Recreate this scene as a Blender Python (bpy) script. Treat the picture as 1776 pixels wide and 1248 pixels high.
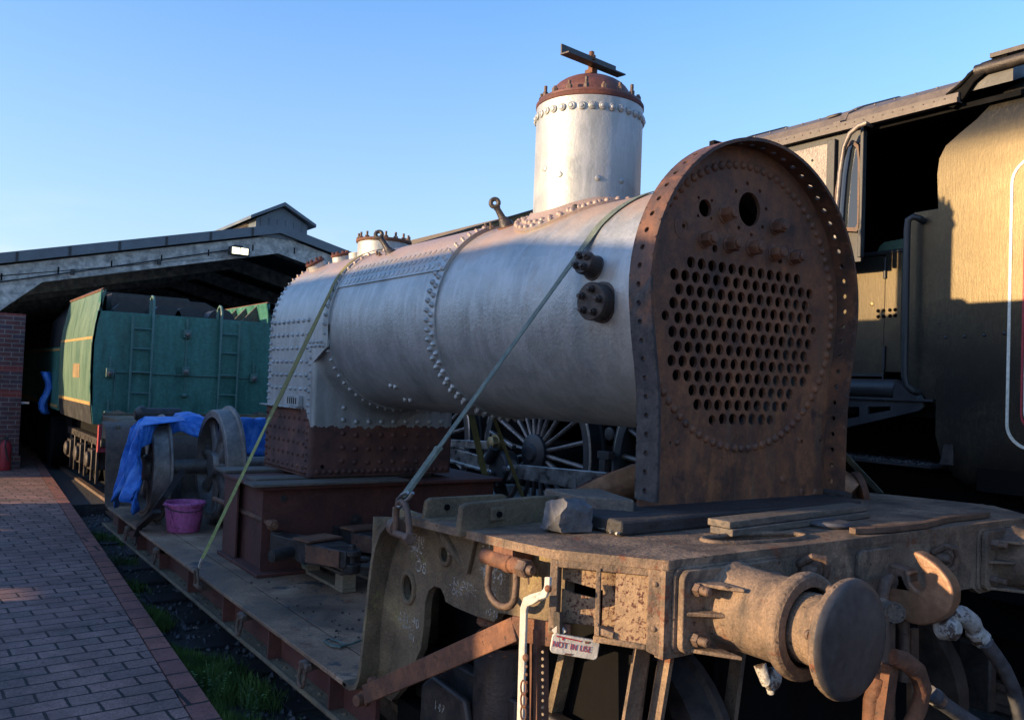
import bpy, bmesh, math, random
from mathutils import Vector, Matrix, noise
from math import sin, cos, pi, radians, sqrt, atan2
random.seed(7)
scn = bpy.context.scene
for o in list(bpy.data.objects): bpy.data.objects.remove(o)
C = scn.collection

# ---------------------------------------------------------------- camera
F, YAW, PIT, ROL, H = 1491., .609, .029, .038, 1.65
fw = Vector((sin(YAW)*cos(PIT), cos(YAW)*cos(PIT), sin(PIT)))
rt0 = Vector((cos(YAW), -sin(YAW), 0)); up0 = rt0.cross(fw)
rt = rt0*cos(ROL)+up0*sin(ROL); up = -rt0*sin(ROL)+up0*cos(ROL)
CAM = Vector((0, 0, H))
cd = bpy.data.cameras.new('camera'); cam = bpy.data.objects.new('camera', cd); C.objects.link(cam)
m = Matrix((rt, up, -fw)).transposed().to_4x4(); m.translation = CAM
cam.matrix_world = m
cd.sensor_width = 36; cd.lens = 36*F/1776; cd.clip_start = .05; cd.clip_end = 2000
scn.camera = cam

def at(u, v, x=None, y=None, z=None):
    """point of the real plane x=, y= or z= seen at a given spot of the photograph (1776 wide)"""
    d = fw+rt*((u-888)/F)-up*((v-624)/F)
    t = x/d[0] if x is not None else y/d[1] if y is not None else (z-H)/d[2]
    return CAM+d*t

# ---------------------------------------------------------------- sky and sun
SUN_EL, SUN_AZ = radians(9.2), radians(14.6)
w = bpy.data.worlds.new('World'); scn.world = w; w.use_nodes = True
nt = w.node_tree; nt.nodes.clear()
sky = nt.nodes.new('ShaderNodeTexSky'); sky.sky_type = 'NISHITA'; sky.sun_disc = False
sky.sun_elevation = SUN_EL; sky.sun_rotation = radians(-90+14.6); sky.altitude = 50
sky.air_density = 1.0; sky.dust_density = .5; sky.ozone_density = 2.2
bg = nt.nodes.new('ShaderNodeBackground'); bg.inputs[1].default_value = .15
wo = nt.nodes.new('ShaderNodeOutputWorld')
# a few thin cloud streaks low on the left
tc = nt.nodes.new('ShaderNodeTexCoord'); sp = nt.nodes.new('ShaderNodeSeparateXYZ')
mp = nt.nodes.new('ShaderNodeMapping'); mp.inputs['Scale'].default_value = (3, 3, 12)
nz = nt.nodes.new('ShaderNodeTexNoise'); nz.inputs['Scale'].default_value = 1.6; nz.inputs['Detail'].default_value = 6
cr = nt.nodes.new('ShaderNodeValToRGB'); cr.color_ramp.elements[0].position = .56; cr.color_ramp.elements[1].position = .75
mr = nt.nodes.new('ShaderNodeMapRange'); mr.inputs[1].default_value = .19; mr.inputs[2].default_value = .10
mu = nt.nodes.new('ShaderNodeMath'); mu.operation = 'MULTIPLY'
mu2 = nt.nodes.new('ShaderNodeMath'); mu2.operation = 'MULTIPLY'; mu2.inputs[1].default_value = .28
mx = nt.nodes.new('ShaderNodeMixRGB'); mx.inputs[2].default_value = (5.2, 4.6, 4.6, 1)
L = nt.links.new
L(tc.outputs['Generated'], mp.inputs[0]); L(mp.outputs[0], nz.inputs[0]); L(nz.outputs[0], cr.inputs[0])
L(tc.outputs['Generated'], sp.inputs[0]); L(sp.outputs[2], mr.inputs[0])
L(cr.outputs[0], mu.inputs[0]); L(mr.outputs[0], mu.inputs[1]); L(mu.outputs[0], mu2.inputs[0])
L(mu2.outputs[0], mx.inputs[0]); L(sky.outputs[0], mx.inputs[1]); tn = nt.nodes.new('ShaderNodeMixRGB'); tn.blend_type = 'MULTIPLY'; tn.inputs[0].default_value = 1; tn.inputs[2].default_value = (.85, .835, .97, 1); hs = nt.nodes.new('ShaderNodeHueSaturation'); hs.inputs['Saturation'].default_value = 1.15; L(mx.outputs[0], hs.inputs['Color']); L(hs.outputs[0], tn.inputs[1]); hz = nt.nodes.new('ShaderNodeMapRange'); hz.inputs[1].default_value = 0; hz.inputs[2].default_value = .42; hz.inputs[3].default_value = .7; hz.inputs[4].default_value = 0; L(sp.outputs[2], hz.inputs[0])
hm = nt.nodes.new('ShaderNodeMixRGB'); hm.inputs[2].default_value = (.98, 1.14, 1.64, 1); L(hz.outputs[0], hm.inputs[0]); L(tn.outputs[0], hm.inputs[1]); L(hm.outputs[0], bg.inputs[0]); L(bg.outputs[0], wo.inputs[0])

sl = bpy.data.lights.new('sun', 'SUN'); sl.energy = 2.95; sl.angle = radians(.6); sl.color = (1, .71, .40)
so = bpy.data.objects.new('sun', sl); C.objects.link(so)
sd = Vector((cos(SUN_AZ)*cos(SUN_EL), -sin(SUN_AZ)*cos(SUN_EL), -sin(SUN_EL)))
so.rotation_mode = 'QUATERNION'; so.rotation_quaternion = sd.to_track_quat('-Z', 'Y'); so.location = (-20, 5, 20)
scn.view_settings.view_transform = 'Standard'; scn.view_settings.look = 'None'
scn.view_settings.exposure = 1.7; scn.view_settings.gamma = 1
scn.render.engine = 'CYCLES'

# ---------------------------------------------------------------- materials
def ramp(nt, fac, stops):
    r = nt.nodes.new('ShaderNodeValToRGB'); e = r.color_ramp.elements
    while len(e) > 1: e.remove(e[-1])
    e[0].position = stops[0][0]; e[0].color = (*stops[0][1], 1)
    for p, c in stops[1:]:
        k = e.new(p); k.color = (*c, 1)
    nt.links.new(fac, r.inputs[0]); return r.outputs[0]
def nse(nt, vec, scale, detail=5, rough=.6, dist=0):
    n = nt.nodes.new('ShaderNodeTexNoise'); n.inputs['Scale'].default_value = scale
    n.inputs['Detail'].default_value = detail; n.inputs['Roughness'].default_value = rough
    n.inputs['Distortion'].default_value = dist; nt.links.new(vec, n.inputs['Vector']); return n.outputs[0]
def mapv(nt, vec, sc=(1, 1, 1), rot=(0, 0, 0)):
    n = nt.nodes.new('ShaderNodeMapping'); n.inputs['Scale'].default_value = sc; n.inputs['Rotation'].default_value = rot
    nt.links.new(vec, n.inputs[0]); return n.outputs[0]
def mixc(nt, fac, a, b, mode='MIX'):
    n = nt.nodes.new('ShaderNodeMixRGB'); n.blend_type = mode
    for i, q in ((0, fac), (1, a), (2, b)):
        if isinstance(q, (int, float)): n.inputs[i].default_value = q
        elif isinstance(q, tuple): n.inputs[i].default_value = (*q, 1)
        else: nt.links.new(q, n.inputs[i])
    return n.outputs[0]
def mth(nt, op, a, b=0):
    n = nt.nodes.new('ShaderNodeMath'); n.operation = op
    for i, q in ((0, a), (1, b)):
        if isinstance(q, (int, float)): n.inputs[i].default_value = q
        else: nt.links.new(q, n.inputs[i])
    return n.outputs[0]
def bump(nt, b, h, strength, dist=.01):
    n = nt.nodes.new('ShaderNodeBump'); n.inputs['Strength'].default_value = strength; n.inputs['Distance'].default_value = dist
    nt.links.new(h, n.inputs['Height']); nt.links.new(n.outputs[0], b.inputs['Normal']); return n
def newmat(name):
    mt = bpy.data.materials.new(name); mt.use_nodes = True; nt = mt.node_tree
    b = nt.nodes['Principled BSDF']; g = nt.nodes.new('ShaderNodeNewGeometry')
    return mt, nt, b, g.outputs['Position']
def worn(name, stops, scale=6, rough=.75, metal=0, bs=60, bst=.4, stretch=(1, 1, 1), fine=40, fineamt=.25, rvar=.15, spots=None, spec=.5, pits=None, bd=.01, grime=None):
    """stops: colour ramp over patchy noise; fine grain on top; spots=(colour, scale, threshold)"""
    mt, nt, b, P = newmat(name); P0 = P; P = mapv(nt, P, stretch)
    n1 = nse(nt, P, scale, 8, .62, .4); col = ramp(nt, n1, stops)
    n2 = nse(nt, P0, fine, 4, .7); g = ramp(nt, n2, [(.3, (1-fineamt,)*3), (.7, (1+fineamt*.6,)*3)])
    col = mixc(nt, 1., col, g, 'MULTIPLY')
    if spots:
        n3 = nse(nt, P0, spots[1], 5, .7); f = ramp(nt, n3, [(spots[2], (0, 0, 0)), (spots[2]+.06, (1, 1, 1))]); col = mixc(nt, f, col, spots[0])
    if grime:
        n5 = nse(nt, mapv(nt, P0, (1.6, 1.6, 1)), grime[1], 8, .7, .8); f = ramp(nt, n5, [(grime[2], (0, 0, 0)), (grime[2]+.12, (1, 1, 1))]); col = mixc(nt, mth(nt, 'MULTIPLY', f, .75), col, grime[0])
    if pits:
        n4 = nse(nt, P0, pits[1], 6, .75); f = ramp(nt, n4, [(pits[2], (0, 0, 0)), (pits[2]+.05, (1, 1, 1))]); col = mixc(nt, f, col, pits[0])
    nt.links.new(col, b.inputs['Base Color'])
    rr = nt.nodes.new('ShaderNodeMapRange'); nt.links.new(n1, rr.inputs[0]); rr.inputs[1].default_value = .3; rr.inputs[2].default_value = .7
    rr.inputs[3].default_value = max(.05, rough-rvar); rr.inputs[4].default_value = min(1, rough+rvar)
    nt.links.new(rr.outputs[0], b.inputs['Roughness']); b.inputs['Metallic'].default_value = metal; b.inputs['Specular IOR Level'].default_value = spec
    h = nse(nt, P0, bs, 5, .65); bump(nt, b, h, bst, bd)
    return mt

M = {}
M['rust_wagon'] = worn('rusty_grimy_steel', [(.27, (0.0488, 0.0382, 0.0296)), (.43, (0.1363, 0.0955, 0.0669)), (.57, (0.2368, 0.1611, 0.1055)), (.74, (0.3732, 0.2594, 0.1738))], 5, .8, 0, 45, .75, spots=((.15, .058, .03), 7, .60), pits=((.035, .022, .016), 38, .60), fine=130, fineamt=.4, grime=((.045, .038, .033), 3.2, .52))
M['rust_side'] = worn('lichened_cast_steel', [(.28, (0.0485, 0.0386, 0.0253)), (.45, (0.1211, 0.0887, 0.0543)), (.62, (0.2099, 0.1544, 0.0909)), (.8, (0.3552, 0.2860, 0.1264))], 4, .85, 0, 45, .9, spots=((.19, .17, .06), 5, .64), pits=((.28, .26, .18), 30, .66), fine=130, fineamt=.4)
M['rust_orange'] = worn('orange_rust', [(.25, (0.0585, 0.0299, 0.0195)), (.5, (0.1430, 0.0624, 0.0351)), (.75, (0.2600, 0.1144, 0.0546))], 9, .8, 0, 50, .7, pits=((.03, .022, .018), 30, .6))
M['rust_plate'] = worn('brown_rusty_plate', [(.22, (.014, .010, .010)), (.42, (.036, .018, .015)), (.6, (.066, .030, .019)), (.8, (.13, .052, .024))], 3.2, .62, .1, 90, .35, stretch=(1, 1, .75), spots=((.018, .014, .017), 3.1, .64))
M['rust_rim'] = worn('rim_rust', [(.3, (.035, .03, .032)), (.48, (.08, .05, .038)), (.6, (.24, .095, .04)), (.78, (.34, .145, .06))], 3.5, .6, .2, 60, .35)
M['rust_dark'] = worn('dark_red_rust', [(.25, (0.0437, 0.0156, 0.0140)), (.5, (0.0967, 0.0312, 0.0234)), (.78, (0.1560, 0.0546, 0.0351))], 3, .75, 0, 60, .3)
M['hook_rust'] = worn('polished_brown_hook', [(.25, (0.1215, 0.0682, 0.0408)), (.5, (0.2565, 0.1375, 0.0765)), (.75, (0.4050, 0.2255, 0.1275))], 7, .5, .2, 60, .3)
M['dome_rust'] = worn('smooth_red_brown_rust', [(.25, (.05, .022, .018)), (.5, (.13, .05, .038)), (.75, (.20, .085, .06))], 6, .6, .1, 60, .2)
M['iron'] = worn('black_iron', [(.3, (0.0234, 0.0221, 0.0234)), (.7, (0.0780, 0.0650, 0.0585))], 12, .5, .4, 80, .3)
M['iron_brown'] = worn('brown_iron', [(.25, (0.0520, 0.0364, 0.0286)), (.5, (0.1235, 0.0806, 0.0585)), (.78, (0.2210, 0.1300, 0.0845))], 10, .6, .2, 60, .6, pits=((.02, .015, .013), 40, .6))
M['steel'] = worn('bright_steel', [(.3, (.22, .22, .22)), (.7, (.45, .44, .42))], 8, .35, .9, 60, .15)
M['wheel'] = worn('worn_wheel_steel', [(.25, (0.0786, 0.0663, 0.0617)), (.5, (0.1930, 0.1658, 0.1482)), (.78, (0.3718, 0.3182, 0.2717))], 6, .5, .5, 60, .3)
M['deck'] = worn('steel_deck_plate', [(.28, (0.0840, 0.0550, 0.0369)), (.42, (0.1920, 0.1150, 0.0697)), (.55, (0.3240, 0.1900, 0.1107)), (.66, (0.4320, 0.2800, 0.1804)), (.76, (0.6000, 0.3800, 0.2296))], 1.9, .7, .05, 50, .5, spots=((.06, .055, .055), 2.6, .60), pits=((.17, .07, .04), 7, .60), fine=90, fineamt=.35, grime=((.07, .06, .055), 2.0, .55))
M['timber_dark'] = worn('tarred_timber', [(.3, (0.0130, 0.0130, 0.0156)), (.7, (0.0455, 0.0416, 0.0416))], 6, .7, 0, 40, .7, stretch=(1, 6, 6))
M['timber'] = worn('weathered_timber', [(.25, (0.0585, 0.0520, 0.0468)), (.5, (0.1235, 0.1040, 0.0858)), (.75, (0.2210, 0.1690, 0.1235))], 7, .85, 0, 40, .8, stretch=(1, 8, 8))
M['pine'] = worn('pallet_wood', [(.25, (.16, .12, .08)), (.75, (.36, .28, .19))], 7, .85, 0, 40, .5, stretch=(1, 8, 8))
M['black_paint'] = worn('grimy_black_paint', [(.25, (.012, .013, .015)), (.55, (.026, .027, .029)), (.8, (.055, .05, .045))], 5, .5, 0, 30, .12, fine=90, rvar=.1)
M['black_void'] = worn('void_and_shade_black', [(.3, (.0015, .0015, .002)), (.8, (.005, .005, .0055))], 5, .85, 0, 30, .2, spec=.15)  # near-black for openings and parts; deep shade put into the colour
M['cab_roof'] = worn('dusty_roof_paint', [(.25, (.08, .066, .056)), (.75, (.16, .13, .11))], 5, .6, 0, 50, .2)
M['white'] = worn('chipped_white_paint', [(.2, (.36, .34, .30)), (.8, (.54, .52, .47))], 12, .5, 0, 60, .3, spots=((.16, .07, .04), 26, .63))
M['concrete'] = worn('cast_concrete', [(.3, (0.2310, 0.2300, 0.2185)), (.5, (0.4410, 0.4200, 0.3813)), (.7, (0.6300, 0.5900, 0.5208))], 6, .9, 0, 30, .5, fine=9, fineamt=.5)
M['roof_sheet'] = worn('grey_roof_sheet', [(.3, (0.0780, 0.0975, 0.1170)), (.7, (0.1560, 0.1820, 0.2015))], 2, .5, 0, 30, .1)
M['green'] = worn('green_paint', [(.25, (0.0240, 0.1020, 0.0808)), (.5, (0.0420, 0.1700, 0.1318)), (.75, (0.0825, 0.2295, 0.1785))], 3.4, .42, 0, 3, .35, stretch=(2.6, 2.6, .35), fine=25, fineamt=.3, bd=.02, pits=((.06, .07, .05), 12, .66))
M['green_pale'] = worn('sunlit_tone_green', [(.25, (0.0600, 0.1275, 0.0945)), (.75, (0.1200, 0.1955, 0.1260))], 3, .5, 0, 30, .12, stretch=(1, 2, .5))  # paler copy of the green: sunlight on the left side painted in
M['green_metal'] = worn('weathered_green_steel', [(.25, (.05, .12, .10)), (.75, (.12, .22, .18))], 9, .55, 0, 50, .2)
M['yellow'] = worn('yellow_lining', [(.3, (.34, .20, .06)), (.7, (.44, .27, .09))], 9, .6)
M['red'] = worn('red_paint', [(.3, (.28, .02, .03)), (.7, (.42, .035, .05))], 9, .55)
M['cream'] = worn('cream_lining', [(.3, (.62, .60, .50)), (.7, (.75, .73, .62))], 9, .5)
M['blue'] = worn('blue_tarpaulin', [(.3, (.010, .085, .34)), (.5, (.022, .17, .60)), (.7, (.14, .34, .76))], 9, .4, 0, 12, .7, fine=200, fineamt=.2, bd=.02, pits=((.16, .20, .26), 16, .66), stretch=(1, 3, 1))
M['pink'] = worn('pink_plastic', [(.34, (.08, .03, .05)), (.43, (.50, .11, .30)), (.8, (.68, .20, .44))], 13, .5, stretch=(1, 1, .35), pits=((.05, .03, .035), 30, .58))
M['strap'] = worn('grey_green_webbing', [(.3, (.075, .10, .085)), (.7, (.17, .21, .175))], 14, .8, 0, 160, .6)
M['strap_y'] = worn('olive_webbing', [(.3, (.13, .115, .035)), (.7, (.22, .20, .07))], 14, .8, 0, 160, .6)
M['strap_l'] = worn('lime_webbing', [(.3, (.33, .36, .12)), (.7, (.48, .50, .20))], 14, .8, 0, 160, .6)
M['hose'] = worn('rubber_hose', [(.3, (0.0390, 0.0416, 0.0494)), (.7, (0.1040, 0.1040, 0.1144))], 14, .6)
M['stone'] = worn('grey_stone', [(.3, (0.0553, 0.0586, 0.0676)), (.5, (0.1105, 0.1119, 0.1196)), (.62, (0.1878, 0.1706, 0.1612)), (.75, (0.3315, 0.2665, 0.2288))], 7, .9, 0, 25, .9)
M['brass'] = worn('brass', [(.3, (.20, .15, .07)), (.7, (.34, .26, .13))], 9, .45, .8)
M['bag'] = worn('black_plastic', [(.3, (0.0130, 0.0130, 0.0156)), (.7, (0.0390, 0.0390, 0.0455))], 9, .25)
M['ballast'] = worn('dark_ballast', [(.25, (0.0130, 0.0130, 0.0143)), (.5, (0.0390, 0.0364, 0.0338)), (.75, (0.0910, 0.0806, 0.0715))], 22, .95, 0, 30, 1.0, fine=60, fineamt=.5)
def chalk_mat():
    mt, nt, b, P = newmat('smudged_chalk'); b.inputs['Base Color'].default_value = (.5, .49, .44, 1); b.inputs['Roughness'].default_value = .95
    nt.links.new(ramp(nt, nse(nt, P, 55, 5, .7), [(.40, (0, 0, 0)), (.58, (.75,)*3)]), b.inputs['Alpha']); return mt
M['chalk'] = chalk_mat()
M['ochre_roof'] = worn('ochre_tiles', [(.3, (.16, .11, .05)), (.7, (.30, .21, .10))], 3, .9)
M['spotted'] = worn('flaking_cream_panel', [(.3, (.24, .155, .09)), (.7, (.36, .245, .145))], 8, .8, 0, 60, .5, spots=((.09, .035, .025), 75, .52))
M['ochre_lit'] = worn('ochre_sunlit_tone', [(.3, (.40, .27, .11)), (.7, (.60, .42, .19))], 3, .9)  # brighter ochre: sunlight put into the gable's colour
M['lit_wall'] = worn('rendered_wall', [(.3, (.35, .30, .25)), (.7, (.45, .4, .34))], 4, .9)

def rim_mat():
    mt, nt, b, P = newmat('rim_rust_and_black'); sep = nt.nodes.new('ShaderNodeSeparateXYZ'); nt.links.new(P, sep.inputs[0])
    n1 = nse(nt, P, 4, 8, .65, .5); n2 = nse(nt, P, 22, 6, .7)
    rust = ramp(nt, mth(nt, 'ADD', mth(nt, 'MULTIPLY', n1, .7), mth(nt, 'MULTIPLY', n2, .3)), [(.34, (.025, .019, .017)), (.47, (.07, .036, .025)), (.58, (.16, .068, .033)), (.72, (.28, .125, .055))])
    blk = ramp(nt, n2, [(.35, (.014, .014, .017)), (.6, (.05, .048, .05)), (.72, (.10, .08, .07))])
    left = nt.nodes.new('ShaderNodeMapRange'); nt.links.new(sep.outputs[0], left.inputs[0]); left.inputs[1].default_value = 2.75; left.inputs[2].default_value = 2.6
    zz = mth(nt, 'ADD', sep.outputs[2], mth(nt, 'MULTIPLY', mth(nt, 'SUBTRACT', n1, .5), 1.1))
    low = nt.nodes.new('ShaderNodeMapRange'); nt.links.new(zz, low.inputs[0]); low.inputs[1].default_value = 2.04; low.inputs[2].default_value = 1.92
    f = mth(nt, 'MULTIPLY', left.outputs[0], low.outputs[0]); nt.links.new(mixc(nt, f, rust, blk), b.inputs['Base Color']); b.inputs['Roughness'].default_value = .6
    bump(nt, b, nse(nt, P, 60, 5, .7), .5); return mt
M['rust_rim'] = rim_mat()
def plate_mat():
    mt, nt, b, P = newmat('tube_plate_rust'); sep = nt.nodes.new('ShaderNodeSeparateXYZ'); nt.links.new(P, sep.inputs[0])
    n1 = nse(nt, P, 2.6, 8, .65, .6); n2 = nse(nt, P, 26, 7, .75); st = nse(nt, mapv(nt, P, (9, 9, .9)), 2.2, 6, .65, .3); n3 = nse(nt, mapv(nt, P, (3, 3, 1.4)), 3.2, 7, .7)
    base = ramp(nt, mth(nt, 'ADD', mth(nt, 'MULTIPLY', n1, .65), mth(nt, 'MULTIPLY', n2, .35)), [(.34, (.035, .022, .018)), (.47, (.11, .05, .032)), (.58, (.20, .083, .042)), (.70, (.32, .13, .058))])
    lowf = nt.nodes.new('ShaderNodeMapRange'); nt.links.new(sep.outputs[2], lowf.inputs[0]); lowf.inputs[1].default_value = 2.3; lowf.inputs[2].default_value = 1.35; lowf.inputs[3].default_value = .4
    om = mth(nt, 'MULTIPLY', ramp(nt, n3, [(.44, (0, 0, 0)), (.62, (1, 1, 1))]), lowf.outputs[0])
    base = mixc(nt, mth(nt, 'MULTIPLY', om, .75), base, ramp(nt, n2, [(.35, (.15, .058, .028)), (.65, (.40, .16, .06))]))
    sm = mth(nt, 'MULTIPLY', ramp(nt, st, [(.52, (0, 0, 0)), (.66, (1, 1, 1))]), lowf.outputs[0])
    base = mixc(nt, mth(nt, 'MULTIPLY', sm, .5), base, (.105, .085, .055)); dk = ramp(nt, nse(nt, P, 5.5, 6, .7), [(.58, (0, 0, 0)), (.68, (1, 1, 1))]); base = mixc(nt, mth(nt, 'MULTIPLY', dk, .7), base, (.017, .015, .018))
    nt.links.new(base, b.inputs['Base Color']); nt.links.new(ramp(nt, n1, [(.35, (.5,)*3), (.65, (.75,)*3)]), b.inputs['Roughness']); bump(nt, b, mth(nt, 'ADD', n2, nse(nt, P, 90, 4, .7)), .45, .006); return mt
M['rust_plate'] = plate_mat()
def tender_paint():
    mt, nt, b, P = newmat('brushed_black_paint')
    n1 = nse(nt, P, 2.2, 6, .6, .8)
    n2 = nse(nt, mapv(nt, P, (1, 14, 1.6), (.5, 0, 0)), 9, 6, .7, .5)
    n3 = nse(nt, mapv(nt, P, (1, 5, 5)), 2.4, 7, .75, 3.5)
    s = mth(nt, 'ADD', mth(nt, 'MULTIPLY', n1, .45), mth(nt, 'ADD', mth(nt, 'MULTIPLY', n2, .3), mth(nt, 'MULTIPLY', n3, .3)))
    nt.links.new(ramp(nt, s, [(.38, (.008, .010, .012)), (.52, (.016, .016, .016)), (.68, (.060, .050, .034))]), b.inputs['Base Color'])
    nt.links.new(ramp(nt, s, [(.35, (.42,)*3), (.7, (.31,)*3)]), b.inputs['Roughness']); b.inputs['Metallic'].default_value = .0
    b.inputs['Specular IOR Level'].default_value = .62; b.inputs['Specular Tint'].default_value = (1, .80, .48, 1)
    bump(nt, b, s, .15); return mt
M['tender_black'] = tender_paint()

def silver(wash=True):
    """aluminium paint; patchy, rust-pink wash on the crown, bare rust near the foot of the firebox"""
    mt, nt, b, P = newmat('aluminium_paint')
    sep = nt.nodes.new('ShaderNodeSeparateXYZ'); nt.links.new(P, sep.inputs[0]); X, Y, Z = sep.outputs
    n1 = nse(nt, P, 3.2, 7, .65, .6); n2 = nse(nt, mapv(nt, P, (6, 6, 1.1)), 2.6, 6, .65, .3)
    base = ramp(nt, n1, [(.28, (.25, .265, .262)), (.5, (.355, .368, .36)), (.72, (.46, .47, .455))])
    st = ramp(nt, n2, [(.48, (0, 0, 0)), (.60, (1, 1, 1))])
    base = mixc(nt, mth(nt, 'MULTIPLY', st, .45), base, (.50, .505, .51))
    dk = ramp(nt, nse(nt, mapv(nt, P, (2, 2, 1)), 4.4, 8, .7), [(.55, (0, 0, 0)), (.72, (1, 1, 1))])
    base = mixc(nt, mth(nt, 'MULTIPLY', dk, .42), base, (.24, .19, .14))
    # rust wash where rain sits: the crown of the barrel (a band below z 2.57 where the dome is not)
    zz = mth(nt, 'ADD', Z, mth(nt, 'MULTIPLY', mth(nt, 'SUBTRACT', n1, .5), .38))
    cw = nt.nodes.new('ShaderNodeMapRange'); nt.links.new(zz, cw.inputs[0]); cw.inputs[1].default_value = 2.32; cw.inputs[2].default_value = 2.46
    ce = nt.nodes.new('ShaderNodeMapRange'); nt.links.new(Z, ce.inputs[0]); ce.inputs[1].default_value = 2.60; ce.inputs[2].default_value = 2.59
    cf = mth(nt, 'MULTIPLY', mth(nt, 'MULTIPLY', cw.outputs[0], ce.outputs[0]), .72 if wash else 0)
    base = mixc(nt, cf, base, (.30, .18, .13))
    # foot of firebox unpainted
    n4 = nse(nt, mapv(nt, P, (3, 3, 1)), 7, 5, .6)
    fr = nt.nodes.new('ShaderNodeMapRange'); nt.links.new(Y, fr.inputs[0]); fr.inputs[1].default_value = 5.70; fr.inputs[2].default_value = 5.80
    fr.inputs[3].default_value = 1.31; fr.inputs[4].default_value = 1.425
    df = mth(nt, 'SUBTRACT', mth(nt, 'ADD', Z, mth(nt, 'MULTIPLY', mth(nt, 'SUBTRACT', n4, .5), .10)), fr.outputs[0])
    rf = ramp(nt, mth(nt, 'ADD', mth(nt, 'MULTIPLY', df, 60), .5), [(.45, (1, 1, 1)), (.55, (0, 0, 0))])
    rust = ramp(nt, nse(nt, P, 6, 7, .65), [(.3, (.035, .02, .018)), (.5, (.10, .042, .032)), (.72, (.19, .078, .05))])
    col = mixc(nt, rf, base, rust); nt.links.new(col, b.inputs['Base Color'])
    mm = mixc(nt, rf, (.55 if wash else .30,)*3, (.0,)*3); nt.links.new(mth(nt, 'MULTIPLY', mm, mth(nt, 'SUBTRACT', 1, cf)), b.inputs['Metallic'])
    nt.links.new(mixc(nt, rf, ramp(nt, n1, [(.3, (.40,)*3), (.7, (.54,)*3)]), (.8,)*3), b.inputs['Roughness'])
    h = mth(nt, 'ADD', nse(nt, P, 70, 4, .6), mth(nt, 'MULTIPLY', nse(nt, P, 24, 3, .5), .7))
    bump(nt, b, h, .5 if wash else .25, .006); return mt
M['silver'] = silver(); M['silver_dome'] = silver(False)

def brick_mat(name, c1, c2, mortar, scale, bw, rh, msize, plane='xz', bands=False, bst=.5, rot=0, grain=.3, wob=.004):
    mt, nt, b, P = newmat(name)
    if plane == 'xz': v = mapv(nt, P, (1, 1, 1), (radians(90), 0, 0))
    else: v = mapv(nt, P, (1, 1, 1), (0, 0, rot))
    dn = nt.nodes.new('ShaderNodeTexNoise'); dn.inputs['Scale'].default_value = 9; dn.inputs['Detail'].default_value = 4; nt.links.new(P, dn.inputs['Vector'])
    va = nt.nodes.new('ShaderNodeVectorMath'); va.operation = 'MULTIPLY_ADD'; nt.links.new(dn.outputs[1], va.inputs[0]); va.inputs[1].default_value = (wob,)*3; nt.links.new(v, va.inputs[2])
    br = nt.nodes.new('ShaderNodeTexBrick'); nt.links.new(va.outputs[0], br.inputs['Vector'])
    br.inputs['Color1'].default_value = (*c1, 1); br.inputs['Color2'].default_value = (*c2, 1); br.inputs['Mortar'].default_value = (*mortar, 1)
    br.inputs['Scale'].default_value = 1; br.inputs['Brick Width'].default_value = bw; br.inputs['Row Height'].default_value = rh
    br.inputs['Mortar Size'].default_value = msize; br.inputs['Mortar Smooth'].default_value = .25; br.inputs['Bias'].default_value = -.1
    n = nse(nt, P, 3, 6, .65); n2 = nse(nt, P, 90, 4, .7)
    col = mixc(nt, 1., br.outputs[0], ramp(nt, n, [(.3, (.6,)*3), (.7, (1.35,)*3)]), 'MULTIPLY')
    col = mixc(nt, 1., col, ramp(nt, n2, [(.3, (1-grain,)*3), (.72, (1+grain,)*3)]), 'MULTIPLY')
    if plane == 'xy':
        ms = ramp(nt, nse(nt, P, 2.1, 7, .7, .4), [(.54, (0, 0, 0)), (.68, (1, 1, 1))]); col = mixc(nt, mth(nt, 'MULTIPLY', ms, .6), col, (.05, .048, .04)); br.inputs['Bias'].default_value = 0
        rd = ramp(nt, nse(nt, P, 1.3, 3, .5), [(.45, (0, 0, 0)), (.6, (1, 1, 1))]); col = mixc(nt, mth(nt, 'MULTIPLY', rd, .35), col, (.20, .09, .075))
    if bands:
        sep = nt.nodes.new('ShaderNodeSeparateXYZ'); nt.links.new(P, sep.inputs[0])
        r = nt.nodes.new('ShaderNodeValToRGB'); r.color_ramp.interpolation = 'CONSTANT'; e = r.color_ramp.elements
        e[0].position = 0; e[0].color = (0, 0, 0, 1)
        for p, q in ((.45, 1), (.50, 0), (.62, 1), (.66, 0)):
            k = e.new(p); k.color = (q, q, q, 1)
        e[-1].position = .99
        nt.links.new(mth(nt, 'MULTIPLY', sep.outputs[2], .4), r.inputs[0])
        col = mixc(nt, mth(nt, 'MULTIPLY', r.outputs[0], .6), col, (.30, .05, .035))
    nt.links.new(col, b.inputs['Base Color']); b.inputs['Roughness'].default_value = .85
    h = mth(nt, 'ADD', mth(nt, 'MULTIPLY', br.outputs['Fac'], -1), mth(nt, 'MULTIPLY', n2, .35)); bump(nt, b, h, bst, .008)
    return mt
M['brick'] = brick_mat('banded_brickwork', (.14, .05, .045), (.075, .055, .07), (.20, .18, .16), 1, .225, .075, .008, 'xz', True)
M['paving'] = brick_mat('clay_pavers', (.34, .185, .15), (.24, .145, .122), (.03, .024, .02), 1, .25, .145, .0085, 'xy', rot=radians(-3), bst=1.0, grain=.5, wob=.018)
M['paving_edge'] = brick_mat('red_edge_pavers', (.34, .12, .085), (.26, .10, .08), (.014, .012, .012), 1, 1.0, .25, .012, 'xy', rot=radians(-3), bst=.9, grain=.45, wob=.016)
def glass_mat():
    mt, nt, b, P = newmat('cab_glass'); b.inputs['Base Color'].default_value = (.02, .025, .03, 1); b.inputs['Roughness'].default_value = .08
    b.inputs['Specular IOR Level'].default_value = .7; return mt
M['glass'] = glass_mat()
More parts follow.
